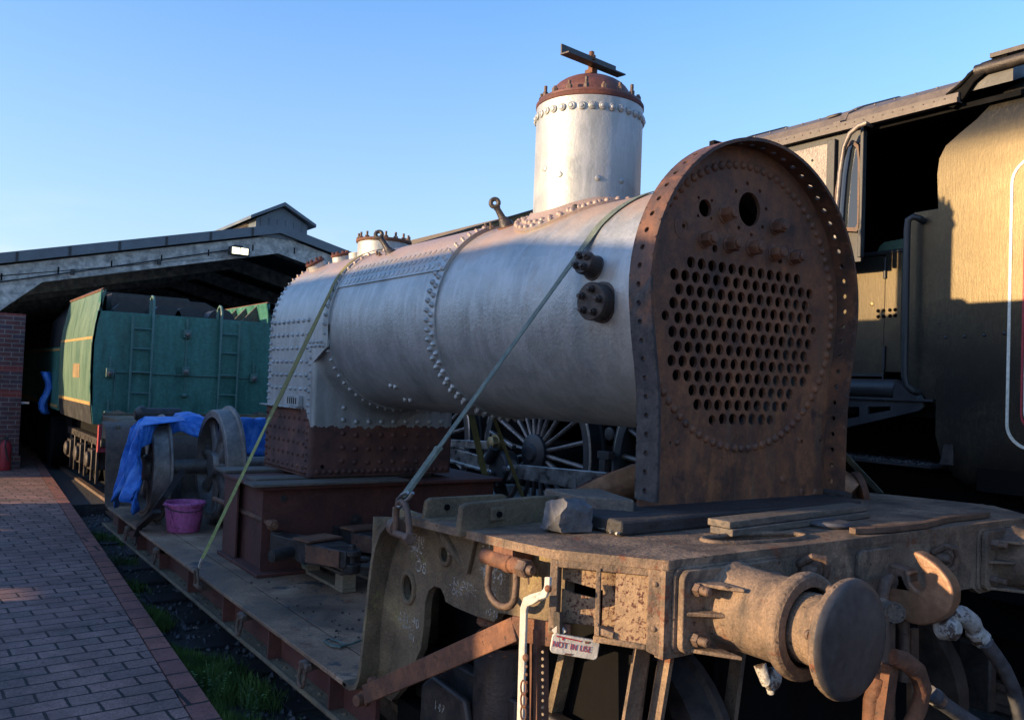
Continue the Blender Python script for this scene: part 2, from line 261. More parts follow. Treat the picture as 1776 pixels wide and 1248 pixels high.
def emit_mat():
    mt, nt, b, P = newmat('lamp_glow'); b.inputs['Emission Color'].default_value = (1, .92, .58, 1); b.inputs['Emission Strength'].default_value = 1.0; return mt
M['glow'] = emit_mat()
def grass_mat():
    mt, nt, b, P = newmat('grass_blades')
    nt.links.new(ramp(nt, nse(nt, P, 6, 3), [(.25, (.10, .09, .035)), (.42, (.05, .11, .022)), (.7, (.19, .28, .055))]), b.inputs['Base Color']); b.inputs['Roughness'].default_value = .6
    return mt
M['grass'] = grass_mat()

# ---------------------------------------------------------------- mesh helpers
def frame(axis):
    a = Vector(axis).normalized(); t = Vector((0, 0, 1)) if abs(a.z) < .9 else Vector((1, 0, 0))
    x = t.cross(a).normalized(); return a, x, a.cross(x)
class MB:
    def __init__(s): s.v = []; s.f = []; s.g = []
    def add(s, vs, fs):
        n = len(s.v); s.g.append((n, len(s.f))); s.v += [tuple(q) for q in vs]; s.f += [tuple(n+i for i in q) for q in fs]; return s
    def box(s, x0, x1, y0, y1, z0, z1):
        return s.add([(x, y, z) for z in (z0, z1) for y in (y0, y1) for x in (x0, x1)],
                     [(0, 2, 3, 1), (4, 5, 7, 6), (0, 1, 5, 4), (2, 6, 7, 3), (0, 4, 6, 2), (1, 3, 7, 5)])
    def beam(s, p, q, w, h, upv=(0, 0, 1)):
        p, q = Vector(p), Vector(q); a = (q-p).normalized(); sd_ = a.cross(Vector(upv)).normalized(); u = sd_.cross(a)
        vs = [e+sd_*i*w/2+u*j*h/2 for e in (p, q) for j in (-1, 1) for i in (-1, 1)]
        return s.add(vs, [(0, 2, 3, 1), (4, 5, 7, 6), (0, 1, 5, 4), (2, 6, 7, 3), (0, 4, 6, 2), (1, 3, 7, 5)])
    def lathe(s, o, axis, prof, n=32, cap=True, ph=0):
        a, x, y = frame(axis); o = Vector(o); vs = []; fs = []
        for (r, h) in prof:
            for i in range(n):
                t = 2*pi*i/n+ph; vs.append(o+a*h+(x*cos(t)+y*sin(t))*r)
        for k in range(len(prof)-1):
            for i in range(n):
                j = (i+1) % n; fs.append((k*n+i, k*n+j, (k+1)*n+j, (k+1)*n+i))
        if cap: fs.append(tuple(range(n))); fs.append(tuple((len(prof)-1)*n+i for i in range(n)))
        return s.add(vs, fs)
    def cyl(s, p, q, r, r2=None, n=16):
        p, q = Vector(p), Vector(q); return s.lathe(p, q-p, [(r, 0), (r if r2 is None else r2, (q-p).length)], n)
    def bolt(s, p, axis, r=.014, h=.012, stub=.012, n=6):
        a = Vector(axis).normalized(); p = Vector(p)
        s.lathe(p, a, [(r, 0), (r, h*.8), (r*.85, h)], n); 
        if stub: s.lathe(p+a*h, a, [(r*.5, -.001), (r*.5, stub*.8), (r*.35, stub)], 10)
        return s
    def rivet(s, p, axis, r=.012, h=None, n=8, cone=False):
        h = h or r*.8
        pr = [(r, -.002), (r*.9, h*.3), (r*.35, h*.85), (r*.1, h)] if cone else [(r, -.002), (r*.9, h*.4), (r*.6, h*.8), (r*.15, h)]
        return s.lathe(p, axis, pr, n)
    def tube(s, pts, rad, n=10, flat=None, closed=False):
        pts = [Vector(p) for p in pts]; N = len(pts); rad = rad if isinstance(rad, (list, tuple)) else [rad]*N
        vs = []; fs = []; prev = None
        for k, p in enumerate(pts):
            if closed: a = (pts[(k+1) % N]-pts[k-1]).normalized()
            else: a = (pts[min(k+1, N-1)]-pts[max(k-1, 0)]).normalized()
            if prev is None:
                _, x, y = frame(a)
            else:
                x = (prev-a*prev.dot(a)).normalized(); y = a.cross(x)
            prev = x
            for i in range(n):
                t = 2*pi*i/n; d = (x*cos(t)+y*sin(t))*rad[k]
                if flat: d = d-Vector(flat[0])*d.dot(Vector(flat[0]))*(1-flat[1])
                vs.append(p+d)
        for k in range(N if closed else N-1):
            for i in range(n):
                j = (i+1) % n; k2 = (k+1) % N; fs.append((k*n+i, k*n+j, k2*n+j, k2*n+i))
        if not closed: fs.append(tuple(range(n))); fs.append(tuple((N-1)*n+i for i in range(n)))
        return s.add(vs, fs)
    def prism(s, poly, mp, t):
        """poly 2d outline; mp(a,b,c) -> world; c from 0 to t"""
        n = len(poly); vs = [mp(a, b, 0) for a, b in poly]+[mp(a, b, t) for a, b in poly]
        return s.add(vs, [tuple(range(n)), tuple(range(2*n-1, n-1, -1))]+[(i, (i+1) % n, n+(i+1) % n, n+i) for i in range(n)])
    def ribbon(s, pts, wdir, width, th=.003):
        """strap: pts path, wdir vector or list, rectangle section"""
        pts = [Vector(p) for p in pts]; N = len(pts); vs = []; fs = []
        for k, p in enumerate(pts):
            a = (pts[min(k+1, N-1)]-pts[max(k-1, 0)]).normalized()
            wd = Vector(wdir[k] if isinstance(wdir, list) else wdir); wd = (wd-a*wd.dot(a)).normalized(); nn = a.cross(wd)
            for i, j in ((-1, -1), (1, -1), (1, 1), (-1, 1)): vs.append(p+wd*i*width/2+nn*j*th/2)
        for k in range(N-1):
            for i in range(4): j = (i+1) % 4; fs.append((k*4+i, k*4+j, k*4+4+j, k*4+4+i))
        fs += [(0, 1, 2, 3), tuple(4*(N-1)+i for i in range(4))]
        return s.add(vs, fs)
    def build(s, name, mat, parent=None, bevel=0, sharp=38):
        me = bpy.data.meshes.new(name); org = Vector(parent['org']) if parent is not None and 'org' in parent else Vector((0, 0, 0))
        me.from_pydata([tuple(Vector(q)-org) for q in s.v], [], s.f); me.update()
        bm = bmesh.new(); bm.from_mesh(me); bmesh.ops.recalc_face_normals(bm, faces=bm.faces); bm.to_mesh(me); bm.free()
        me.polygons.foreach_set('use_smooth', [True]*len(me.polygons)); me.set_sharp_from_angle(angle=radians(sharp))
        me.materials.append(M[mat] if isinstance(mat, str) else mat)
        o = bpy.data.objects.new(name, me); C.objects.link(o)
        if parent is not None:
            o.parent = parent; o['org'] = tuple(org)
        if bevel:
            b = o.modifiers.new('bevel', 'BEVEL'); b.width = bevel; b.segments = 2; b.limit_method = 'ANGLE'; b.angle_limit = radians(40)
        return o
def build_each(mb, name, mat, parent, k=1, cap=100, bevel=0, sharp=38):
    """every k pieces of the builder become a part of their own, nearest first; past the cap the rest is one stuff part"""
    st = mb.g+[(len(mb.v), len(mb.f))]; gs = []
    for i in range(0, len(mb.g), k):
        j = min(i+k, len(mb.g)); v0, f0 = st[i]; v1, f1 = st[j]; gs.append((mb.v[v0:v1], [tuple(q-v0 for q in f) for f in mb.f[f0:f1]]))
    gs.sort(key=lambda g: (Vector(g[0][0])-CAM).length)
    for vs, fs in gs[:cap]:
        b = MB(); b.add(vs, fs); b.build(name, mat, parent, bevel, sharp)
    if gs[cap:]:
        b = MB()
        for vs, fs in gs[cap:]: b.add(vs, fs)
        b.build(name, mat, parent, bevel, sharp)['kind'] = 'stuff'
ROOTS = []
def thing(name, label, cat, loc, group=None):
    o = bpy.data.objects.new(name, None); C.objects.link(o); o.empty_display_size = .2
    o.location = loc; o['org'] = tuple(loc); o['label'] = label; o['category'] = cat
    if group: o['group'] = group
    ROOTS.append(o); return o
def tag(o, label=None, cat=None, group=None, kind=None):
    if label: o['label'] = label
    if cat: o['category'] = cat
    if group: o['group'] = group
    if kind: o['kind'] = kind
    return o
def center_origin(o):
    """top-level single mesh: put its origin at the middle of its base"""
    me = o.data; xs = [v.co for v in me.vertices]
    c = Vector(((min(q.x for q in xs)+max(q.x for q in xs))/2, (min(q.y for q in xs)+max(q.y for q in xs))/2, min(q.z for q in xs)))
    me.transform(Matrix.Translation(-c)); o.location = c; return o
def copy_tree(root, dloc, label=None):
    r = root.copy(); C.objects.link(r); r.location = Vector(root.location)+Vector(dloc)
    if label: r['label'] = label
    def rec(a, b):
        for ch in [q for q in bpy.data.objects if q.parent == a]:
            c = ch.copy(); C.objects.link(c); c.parent = b; rec(ch, c)
    rec(root, r); return r
def plate(outer, holes, th, mp, res=1):
    """flat plate with real holes, from a filled 2-D curve; returns MB"""
    cu = bpy.data.curves.new('tmp', 'CURVE'); cu.dimensions = '2D'; cu.fill_mode = 'BOTH'; cu.extrude = th/2
    for lp in [outer]+holes:
        sp_ = cu.splines.new('POLY'); sp_.points.add(len(lp)-1); sp_.use_cyclic_u = True
        for i, (a, b) in enumerate(lp): sp_.points[i].co = (a, b, 0, 1)
    ob = bpy.data.objects.new('tmp', cu); C.objects.link(ob); bpy.context.view_layer.update()
    me = bpy.data.meshes.new_from_object(ob.evaluated_get(bpy.context.evaluated_depsgraph_get()))
    mb = MB(); mb.add([mp(v.co.x, v.co.y, v.co.z+th/2) for v in me.vertices], [tuple(p.vertices) for p in me.polygons])
    bpy.data.objects.remove(ob); bpy.data.curves.remove(cu); bpy.data.meshes.remove(me); return mb
def circ(a, b, r, n=20, ry=None): return [(a+r*cos(2*pi*i/n), b+(ry or r)*sin(2*pi*i/n)) for i in range(n)]
def rrect(x0, x1, y0, y1, r, n=6):
    o = []
    for cx, cy, s in ((x1-r, y1-r, 0), (x0+r, y1-r, 1), (x0+r, y0+r, 2), (x1-r, y0+r, 3)):
        for i in range(n+1):
            t = (s+i/n)*pi/2; o.append((cx+r*cos(t), cy+r*sin(t)))
    return o
def text_mesh(body, size, o, xdir, ydir, mat, parent, name, th=.0015, shear=0, width=0):
    cu = bpy.data.curves.new('t', 'FONT'); cu.body = body; cu.size = size; cu.extrude = th/2; cu.shear = shear; cu.align_x = 'CENTER'; cu.align_y = 'CENTER'
    cu.space_character = 1.12; cu.offset = -.008*size
    ob = bpy.data.objects.new('t', cu); C.objects.link(ob); bpy.context.view_layer.update()
    me = bpy.data.meshes.new_from_object(ob.evaluated_get(bpy.context.evaluated_depsgraph_get()))
    X = Vector(xdir).normalized(); Y = Vector(ydir).normalized(); Z = X.cross(Y); o = Vector(o)
    if width: X = X*(width/(max(v.co.x for v in me.vertices)-min(v.co.x for v in me.vertices)))
    mb = MB(); mb.add([o+X*v.co.x+Y*v.co.y+Z*v.co.z for v in me.vertices], [tuple(p.vertices) for p in me.polygons])
    bpy.data.objects.remove(ob); bpy.data.curves.remove(cu); bpy.data.meshes.remove(me)
    return mb.build(name, mat, parent)
exec_parts = []
#@@SETTING
# ================================================================= SETTING
g = MB(); g.box(-400, 400, -400, 400, -.6, -.245); tag(g.build('ground', 'ballast'), kind='structure')
# brick path: main sheet and red edging
ed = lambda y: 1.337+.0498*(y-4.288)
P_ = MB(); P_.prism([(-8, -3), (ed(-3)-.132, -3), (ed(60)-.132, 60), (-8, 60)], lambda a, b, c: (a, b, c-.16), .11)
tag(P_.build('path', 'paving'), kind='structure')
P_ = MB(); P_.prism([(ed(-3)-.124, -3), (ed(-3), -3), (ed(60), 60), (ed(60)-.124, 60)], lambda a, b, c: (a, b, c-.30), .252)
tag(P_.build('path_edging', 'paving_edge'), kind='structure')
# dirty concrete apron in front of the shed
g = MB(); g.box(ed(12), 9, 12.2, 44, -.29, -.09); tag(g.build('shed_floor', 'ballast'), kind='structure')

# grass: stuff
def grass_patch():
    mb = MB(); vs = []; fs = []
    def blade(x, y, z, h, lean, wd, yaw):
        dx, dy = cos(yaw), sin(yaw); n = len(vs)
        vs.extend([(x-dy*wd, y+dx*wd, z), (x+dy*wd, y-dx*wd, z), (x+dx*lean*.45+dy*wd*.7, y+dy*lean*.45-dx*wd*.7, z+h*.6), (x+dx*lean, y+dy*lean, z+h)])
        fs.extend([(n, n+1, n+2), (n, n+2, n+3)])
    k = 0
    while k < 42000:
        y = random.uniform(3.3, 6.2) if random.random() < .62 else random.uniform(6, 12); x = ed(y)+abs(random.gauss(0, .20))+.005
        d = noise.noise(Vector((x*2.2, y*1.5, 3)))+(.30 if y < 5.7 else .02)-(x-ed(y))*.6
        if y > 7: d -= .12
        k += 1
        if d < random.uniform(.0, .30)+(.10 if noise.noise(Vector((x*6, y*5, 8))) < 0 else 0): continue
        near = max(0, min(1, (7-y)/3))
        blade(x, y, -.245+random.uniform(0, .01), random.uniform(.05, .13)*(0.7+.5*near)+max(0, .07-(x-ed(y))*.3), random.uniform(.01, .06), random.uniform(.0015, .0035)+.001*(1-near), random.uniform(0, 6.28))
    mb.add(vs, fs); return mb
tag(grass_patch().build('grass', 'grass'), kind='stuff', label='grass tufts growing along the edge of the brick path', cat='grass')
# leafy weeds
def weed(x, y, n, h):
    mb = MB()
    for s in range(n):
        a = random.uniform(0, 6.28); ln = random.uniform(.5, 1)*h; bx = x+random.uniform(-.05, .05); by = y+random.uniform(-.05, .05)
        tip = Vector((bx+cos(a)*ln*.6, by+sin(a)*ln*.6, -.24+ln)); base = Vector((bx, by, -.25))
        mb.tube([base, (base+tip)/2+Vector((0, 0, .02)), tip], .0015, 4)
        for q in range(9):
            f = .3+.7*q/8; c = base.lerp(tip, f); aa = random.uniform(0, 6.28); d = Vector((cos(aa), sin(aa), random.uniform(-.1, .5))).normalized(); l = random.uniform(.012, .026)
            sdv = d.cross(Vector((0, 0, 1))).normalized()*l*.4
            mb.add([c, c+d*l*.5+sdv, c+d*l, c+d*l*.5-sdv], [(0, 1, 2, 3)])
    return mb
for i, (x, y, n, h, lb) in enumerate([(1.50, 5.05, 16, .22, 'large leafy weed beside the path between two dark sleepers'), (1.62, 4.72, 8, .2, 'thin weed sprig leaning towards the wagon side'),
                               (1.62, 4.15, 9, .16, 'low clover-like weed among the bright near grass'), (1.78, 3.95, 5, .15, 'small weed under the nearest lashing ring'), (1.55, 7.3, 9, .15, 'weed against the red path edging by the bucket'), (1.6, 9.3, 10, .2, 'farthest leafy weed beside the path')]):
    tag(center_origin(weed(x, y, n, h).build('weed', 'grass')), lb, 'weed', 'weeds between the sleepers')
mb = MB(); rl = random.Random(21)
for i in range(420):
    y = rl.uniform(3.5, 14); x = ed(y)-.0-abs(rl.gauss(0, .55)); r = rl.uniform(.002, .007)
    if x < -1: continue
    vs = [Vector((x, y, -.049))+Vector(d)*r*rl.uniform(.6, 1.3) for d in ((1, 0, .2), (-1, 0, .2), (0, 1, .2), (0, -1, .2), (0, 0, .9))]
    mb.add(vs, [(0, 2, 4), (2, 1, 4), (1, 3, 4), (3, 0, 4)])
tag(mb.build('path_grit', 'stone', sharp=10), kind='stuff', label='grit and crumbs lying on the brick path', cat='grit')
# loose stones: stuff
mb = MB()
for i in range(1500):
    y = random.uniform(2, 13); x = ed(y)+random.uniform(0, 1.0); r = random.uniform(.008, .028)
    vs = [Vector((x, y, -.243+r*.3))+Vector(d).normalized()*r*random.uniform(.7, 1.2) for d in ((1, 0, 0), (-1, 0, 0), (0, 1, 0), (0, -1, 0), (0, 0, 1), (0, 0, -1))]
    mb.add(vs, [(0, 2, 4), (2, 1, 4), (1, 3, 4), (3, 0, 4), (2, 0, 5), (1, 2, 5), (3, 1, 5), (0, 3, 5)])
tag(mb.build('ballast_stones', 'stone', sharp=10), kind='stuff', label='loose dark stones between the sleepers', cat='stones')
# sleepers and rails
for t, (cx, nm) in enumerate(((2.96, 'wagon track'), (6.3, 'black locomotive track'))):
    for s in (-1, 1):
        r = MB(); r.box(cx+s*.75-.035, cx+s*.75+.035, -6, 60, -.09, -.05); r.box(cx+s*.75-.008, cx+s*.75+.008, -6, 60, -.18, -.088); r.box(cx+s*.75-.06, cx+s*.75+.06, -6, 60, -.21, -.178)
        tag(center_origin(r.build('rail', 'iron_brown')), '%s rail of the %s, dark steel under the vehicles' % (('left', 'right')[s > 0], nm), 'rail')
rng = random.Random(3)
NS = 14
for i in range(NS):
    y = 2.75+i*.68; x0 = ed(y)+.06+rng.uniform(-.04, .10)
    s = MB(); s.box(x0+abs(rng.gauss(0, .12)), 4.35, y-.125+rng.uniform(-.03, .03), y+.125, -.31, -.222+rng.uniform(-.008, .008)); o = s.build('sleeper', 'timber_dark', bevel=.008)
    tag(center_origin(o), 'dark tarred timber sleeper end among grass, number %d counted from the nearest' % (i+1), 'sleeper', 'sleepers under the wagon')

# ---------------------------------------------------------------- engine shed
SY = 16.5
shed = thing('engine_shed', 'dark engine shed with concrete portal frame and grey sheet roof behind the green tender', 'shed', (5.8, SY, 0))
rz = lambda x: 4.62-.24*abs(x-5.8)            # roof top line
b = MB()   # portal beam
Lx, Rx = -3.6, 15.2
pts = [(Lx, rz(Lx)-.2), (5.8, rz(5.8)-.2), (Rx, rz(Rx)-.2), (Rx, .0), (Rx-.45, 0), (Rx-.45, rz(Rx)-1.05), (9.9, rz(9.9)-.56), (5.8, rz(5.8)-.56), (1.75, rz(1.75)-.56), (.55, rz(.55)-1.35), (.55, 2.2), (Lx, 2.2)]
b.prism(pts, lambda x, z, c: (x, SY+c, z), .28); b.build('portal_frame', 'concrete', shed)
b = MB()
for i in range(22):
    x = Lx+.6+i*.83; b.box(x-.012, x+.012, SY-.006, SY-.001, rz(x)-.45, rz(x)-.33)
build_each(b, 'purlin_slot', 'black_void', shed, k=1)
for s in (-1, 1):   # fascia and roof planes
    e = Lx if s < 0 else Rx
    b = MB(); b.prism([(5.8, rz(5.8)), (e+s*.3, rz(e+s*.3)), (e+s*.3, rz(e+s*.3)-.17), (5.8, rz(5.8)-.17)], lambda x, z, c: (x, SY-.10+c, z), .06)
    b.build('fascia', 'roof_sheet', shed)
    b = MB(); b.prism([(5.8, rz(5.8)+.01), (e+s*.35, rz(e+s*.35)+.01), (e+s*.35, rz(e+s*.35)-.04), (5.8, rz(5.8)-.04)], lambda x, z, c: (x, SY-.06+c, z), 30)
    b.build('roof', 'roof_sheet', shed)
b = MB(); b.box(Lx, Rx, 46, 46.3, 0, 4.5); b.box(Rx, Rx+.2, SY, 46, 0, 3.2); b.box(Lx-.2, Lx, SY, 46, 0, 3.2); b.build('wall', 'brick', shed)
b = MB(); b.box(-1.7, 1.53, SY-.06, SY+.5, -.1, 2.52); b.box(-1.72, 1.56, SY-.09, SY+.53, -.1, .16); pil = b.build('brick_pier', 'brick', shed, bevel=.006)
b = MB(); b.box(Lx, .53, SY-.05, SY+.3, 2.52, 3.4); b.build('brick_panel', 'brick', shed)
b = MB()
for k in range(10):
    y = SY+3+k*2.8
    b.prism([(Lx, rz(Lx)-.3), (5.8, rz(5.8)-.3), (Rx, rz(Rx)-.3), (Rx, rz(Rx)-.6), (5.8, rz(5.8)-.6), (Lx, rz(Lx)-.6)], lambda x, z, c, y=y: (x, y+c, z), .2)
build_each(b, 'inner_frame', 'concrete', shed, k=1)
b = MB(); b.tube([(-1.0, SY-.03, rz(-1)-.50), (1.4, SY-.03, rz(1.4)-.47), (3.2, SY-.03, rz(3.2)-.43), (4.9, SY-.03, rz(4.9)-.38)], .012, 6)
for x in (2.2, 3.6): b.box(x-.03, x+.03, SY-.04, SY, rz(x)-.50, rz(x)-.40)
build_each(b, 'cable_or_box', 'black_paint', shed)
b = MB()
for i in range(12):
    x = 5.8-.55-i*.78; b.box(x-.02, x+.02, SY-.112, SY-.101, rz(x)-.165, rz(x)-.01)
build_each(b, 'fascia_joint', 'black_paint', shed)
# ridge ventilator
b = MB(); b.prism([(5.33, 4.35), (6.37, 4.35), (6.37, 4.68), (5.85, 4.97), (5.33, 4.68)], lambda x, z, c: (x, SY-.02+c, z), 8)
v = b.build('ventilator', 'roof_sheet', shed)
b = MB()
for s in (-1, 1): b.prism([(5.85, 5.06), (5.85+s*.66, 4.71), (5.85+s*.66, 4.65), (5.85, 4.99)], lambda x, z, c: (x, SY-.14+c, z), 8.3)
b.build('ventilator_roof', 'roof_sheet', v)
b = MB()
for i in range(6): b.box(5.42+i*.165, 5.435+i*.165, SY-.035, SY-.018, 4.40, 4.72)
build_each(b, 'cover_strip', 'roof_sheet', v, k=1)
b = MB()
for i in range(5): b.beam((5.31, SY+.35+.02*i, 4.45+.045*i), (5.31, SY+7.8, 4.45+.045*i), .05, .008, (.4, 0, 1))
build_each(b, 'louvre', 'timber', v, k=1)
# floodlight
fl = thing('floodlight', 'lit twin floodlight fixed to the concrete shed beam', 'lamp', (4.98, SY-.2, 3.9))
b = MB(); b.box(4.80, 5.17, SY-.24, SY-.10, 3.90, 4.06); b.box(4.90, 5.06, SY-.16, SY+.0, 4.02, 4.10); b.build('housing', 'black_paint', fl, bevel=.01)
b = MB(); b.box(4.835, 4.975, SY-.246, SY-.238, 3.92, 4.04); b.box(4.995, 5.135, SY-.246, SY-.238, 3.92, 4.04); build_each(b, 'lens', 'glow', fl, k=1)
# fire extinguisher by the brick pier
fe = thing('fire_extinguisher', 'red fire extinguisher standing against the foot of the brick pier', 'extinguisher', (1.32, 16.2, -.05))
b = MB(); b.lathe((1.32, 16.2, -.05), (0, 0, 1), [(.075, 0), (.085, .02), (.085, .40), (.06, .46), (.03, .49)], 20); b.build('cylinder', 'red', fe)
b = MB(); b.box(1.29, 1.35, 16.16, 16.24, .44, .50); b.tube([(1.32, 16.15, .46), (1.30, 16.08, .35), (1.36, 16.1, .12)], .012, 6); b.build('valve', 'black_paint', fe)
b = MB(); b.box(.95, 1.15, 16.15, 16.35, -.05, .28); b.cyl((1.05, 16.2, .28), (1.05, 16.2, .34), .05, n=12); tag(center_origin(b.build('tool_can', 'iron_brown', bevel=.02)), 'grimy metal can on the path left of the red extinguisher', 'can')
# carriage/locomotive shapes standing in the shed
cr_ = thing('shed_carriage', 'dark carriage standing inside the shed beside the pier', 'carriage', (.2, 22, 0))
b = MB(); b.box(-1.3, 1.15, 21, 34, .8, 2.9); b.prism([(-1.3, 2.9), (1.15, 2.9), (.7, 3.25), (-.8, 3.25)], lambda x, z, c: (x, 21+c, z), 13); b.build('body', 'rust_dark', cr_, bevel=.03)
for i in range(6):
    b = MB(); b.box(1.148, 1.16, 21.6+i*2, 22.8+i*2, 1.7, 2.5); b.build('window', 'glass', cr_)

# ---------------------------------------------------------------- background roofed building on the right of the shed
bb = thing('tiled_roof_building', 'building with sunlit ochre tiled roof showing above the boiler', 'building', (14, 26, 0))
b = MB(); b.box(10, 19.4, 20.2, 40, -.3, 4.95); b.build('wall', 'brick', bb)
b = MB(); b.prism([(9.4, 4.72), (14.7, 6.78), (20, 4.72), (20, 4.62), (14.7, 6.64), (9.4, 4.60)], lambda x, z, c: (x, 20.05+c, z), 20); b.build('roof', 'ochre_roof', bb)
b = MB()
for i in range(34):
    x = 9.4+i*.158; z = 4.72+(x-9.4)*.3887
    b.beam((x, 19.98, z+.02), (x+.15, 19.98, z+.02+.058), .16, .03)
build_each(b, 'verge_tile', 'black_paint', bb, k=1)
b = MB(); b.prism([(9.7, 4.5), (9.7, 4.68), (14.7, 6.62), (19.6, 4.68), (19.6, 4.5)], lambda x, z, c: (x, 20.1+c, z), .1); b.build('gable', 'ochre_lit', bb)

# ---------------------------------------------------------------- unseen building added left of the frame to shape sun and shade
sb = thing('shade_building', 'unseen low brick block added left of the brick path to shade the yard', 'building', (-5.5, 8, 0))
X0 = -4.0
b = MB()
def wallbox(y0, y1, z0, z1): b.box(X0-.25, X0, y0, y1, z0, z1)
wallbox(4.15, 8.42, -.3, 3.25)
for y0, y1, y2, z0, z1 in ((8.42, 8.9, 11.55, .62, .79), (11.55, 11.72, 12.65, .62, .80), (12.65, 12.8, 13.6, .62, .82)):  # low gaps cut to drop sun streaks on the path
    wallbox(y0, y1, -.3, z0); wallbox(y0, y1, z1, 3.25); wallbox(y1, y2, -.3, 3.25)
b.box(-5.2, X0-.25, 4.15, 4.3, -.3, 3.25); b.box(-5.2, X0-.25, 13.45, 13.6, -.3, 3.25)
b.build('wall', 'brick', sb)
b = MB(); b.prism([(3.9, 3.25), (5.2, 3.45), (12.2, 3.45), (13.7, 3.25)], lambda y, z, c: (X0-1.25+c, y, z), 1.30); b.build('roof', 'roof_sheet', sb)

# ================================================================= GREEN TENDER
gt = thing('green_tender', 'green locomotive tender with two rear ladders and yellow lined side at the shed mouth', 'tender', (3.17, 14, 0))
GY = 12.5; gl, gr = 1.97, 4.37
b = MB(); b.prism([(gl+.03, .92), (gr-.03, .92), (gr, 1.4), (gr, 2.0), (gr-.04, 2.43), (gl+.02, 2.43), (gl-.03, 2.0), (gl-.03, 1.4)], lambda x, z, c: (x, GY+c, z), .04)
rp = b.build('rear_panel', 'green', gt, bevel=.004)
def tside(s, y0, y1, nm, mat, z0, z1, off=0.0, par=None):
    """sheet following the tumblehome of the tender side"""
    prof = [(.92, .02), (1.2, -.015), (1.6, -.03), (2.0, -.03), (2.25, -.005), (2.43, .03), (2.6, .06), (2.72, .085)]
    def px(z):
        for (a, p), (c, q) in zip(prof, prof[1:]):
            if a <= z <= c: return p+(q-p)*(z-a)/(c-a)
        return prof[-1][1]
    zs = sorted({z0, z1}|{a for a, _ in prof if z0 < a < z1}); b = MB(); vs = []
    for y in (y0, y1):
        for z in zs:
            x = px(z); X = gl+x-off if s < 0 else gr-x+off; X2 = X+.03 if s < 0 else X-.03
            vs += [(X, y, z), (X2, y, z)]
    n = len(zs); fs = []
    for k in range(n-1): fs += [(2*k, 2*k+2, 2*n+2*k+2, 2*n+2*k), (2*k+1, 2*k+3, 2*n+2*k+3, 2*n+2*k+1), (2*k, 2*k+1, 2*k+3, 2*k+2), (2*n+2*k, 2*n+2*k+1, 2*n+2*k+3, 2*n+2*k+2)]
    fs += [(0, 1, 2*n+1, 2*n), (2*n-2, 2*n-1, 4*n-1, 4*n-2)]
    b.add(vs, fs); return b.build(nm, mat, par or gt)
for s in (-1, 1):
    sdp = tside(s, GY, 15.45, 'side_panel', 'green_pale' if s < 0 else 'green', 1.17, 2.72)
    tside(s, GY+.01, 15.45, 'skirt', 'black_paint', .92, 1.17, .002)
    if s > 0:
        b = MB(); b.prism([(gr-.045, 2.44), (gr-.10, 2.71), (gr-.105, 2.71), (gr-.06, 2.44)], lambda x, z, c: (x, GY+.3+c, z), 2.8); b.build('rave_lining', 'rust_orange', gt)
    if s < 0:
        tside(s, GY+.005, 15.45, 'yellow_band', 'yellow', 1.17, 1.215, .003, sdp)
        tside(s, GY+.005, 15.45, 'yellow_band', 'yellow', 2.05, 2.085, .003, sdp)
        tside(s, GY+.9, GY+1.5, 'nameplate', 'ochre_roof', 1.52, 1.72, .004, sdp)
b = MB()   # rusty top edge
b.tube([(gl+.085, GY, 2.72), (gl+.085, 15.45, 2.72)], .02, 6); b.tube([(gr-.085, GY, 2.72), (gr-.085, 15.45, 2.72)], .02, 6)
build_each(b, 'top_rail', 'rust_orange', gt, k=1)
b = MB()
for s in (0, 1):
    x0 = gl+.05 if s == 0 else gr-.08
    b.prism([(2.43, 0), (2.72, 0), (2.43, .32)], lambda z, y, c: (x0+c, GY+y, z), .02)
build_each(b, 'corner_gusset', 'green', gt, k=1)
b = MB()
for k in range(6):
    y = GY+.45+k*.5; b.prism([(gr-.09, 2.72), (gr-.35, 2.43), (gr-.05, 2.43)], lambda x, z, c: (x, y+c, z), .04)
build_each(b, 'rave_rib', 'timber', gt, k=1)
b = MB(); b.box(gl+.1, gr-.1, GY+.04, 15.4, 2.0, 2.36); b.build('tank_top', 'black_void', gt)
b = MB(); b.prism([(gl+.32, 2.4), (gl+.32, 2.72), (gr-.75, 2.72), (gr-.55, 2.62), (gr-.55, 2.4)], lambda x, z, c: (x, GY+.9+c, z), .04); b.prism([(gl+.28, 2.4), (gl+.32, 2.4), (gl+.32, 2.72), (gl+.28, 2.72)], lambda x, z, c: (x, GY+.6+c, z), .35); b.build('coal_plate', 'iron', gt, bevel=.005)
for i, x in enumerate((2.42, 2.92, 3.22, 3.68)):
    b = MB(); b.lathe((x, GY+.25, 2.40), (0, 1, 0), [(.14, .02), (.18, 0), (.19, .03), (.19, .5)], 28); b.lathe((x, GY+.23, 2.40), (0, 1, 0), [(.19, 0), (.2, .0), (.2, .02), (.19, .02)], 28)
    b.build('reservoir', 'black_paint', gt)
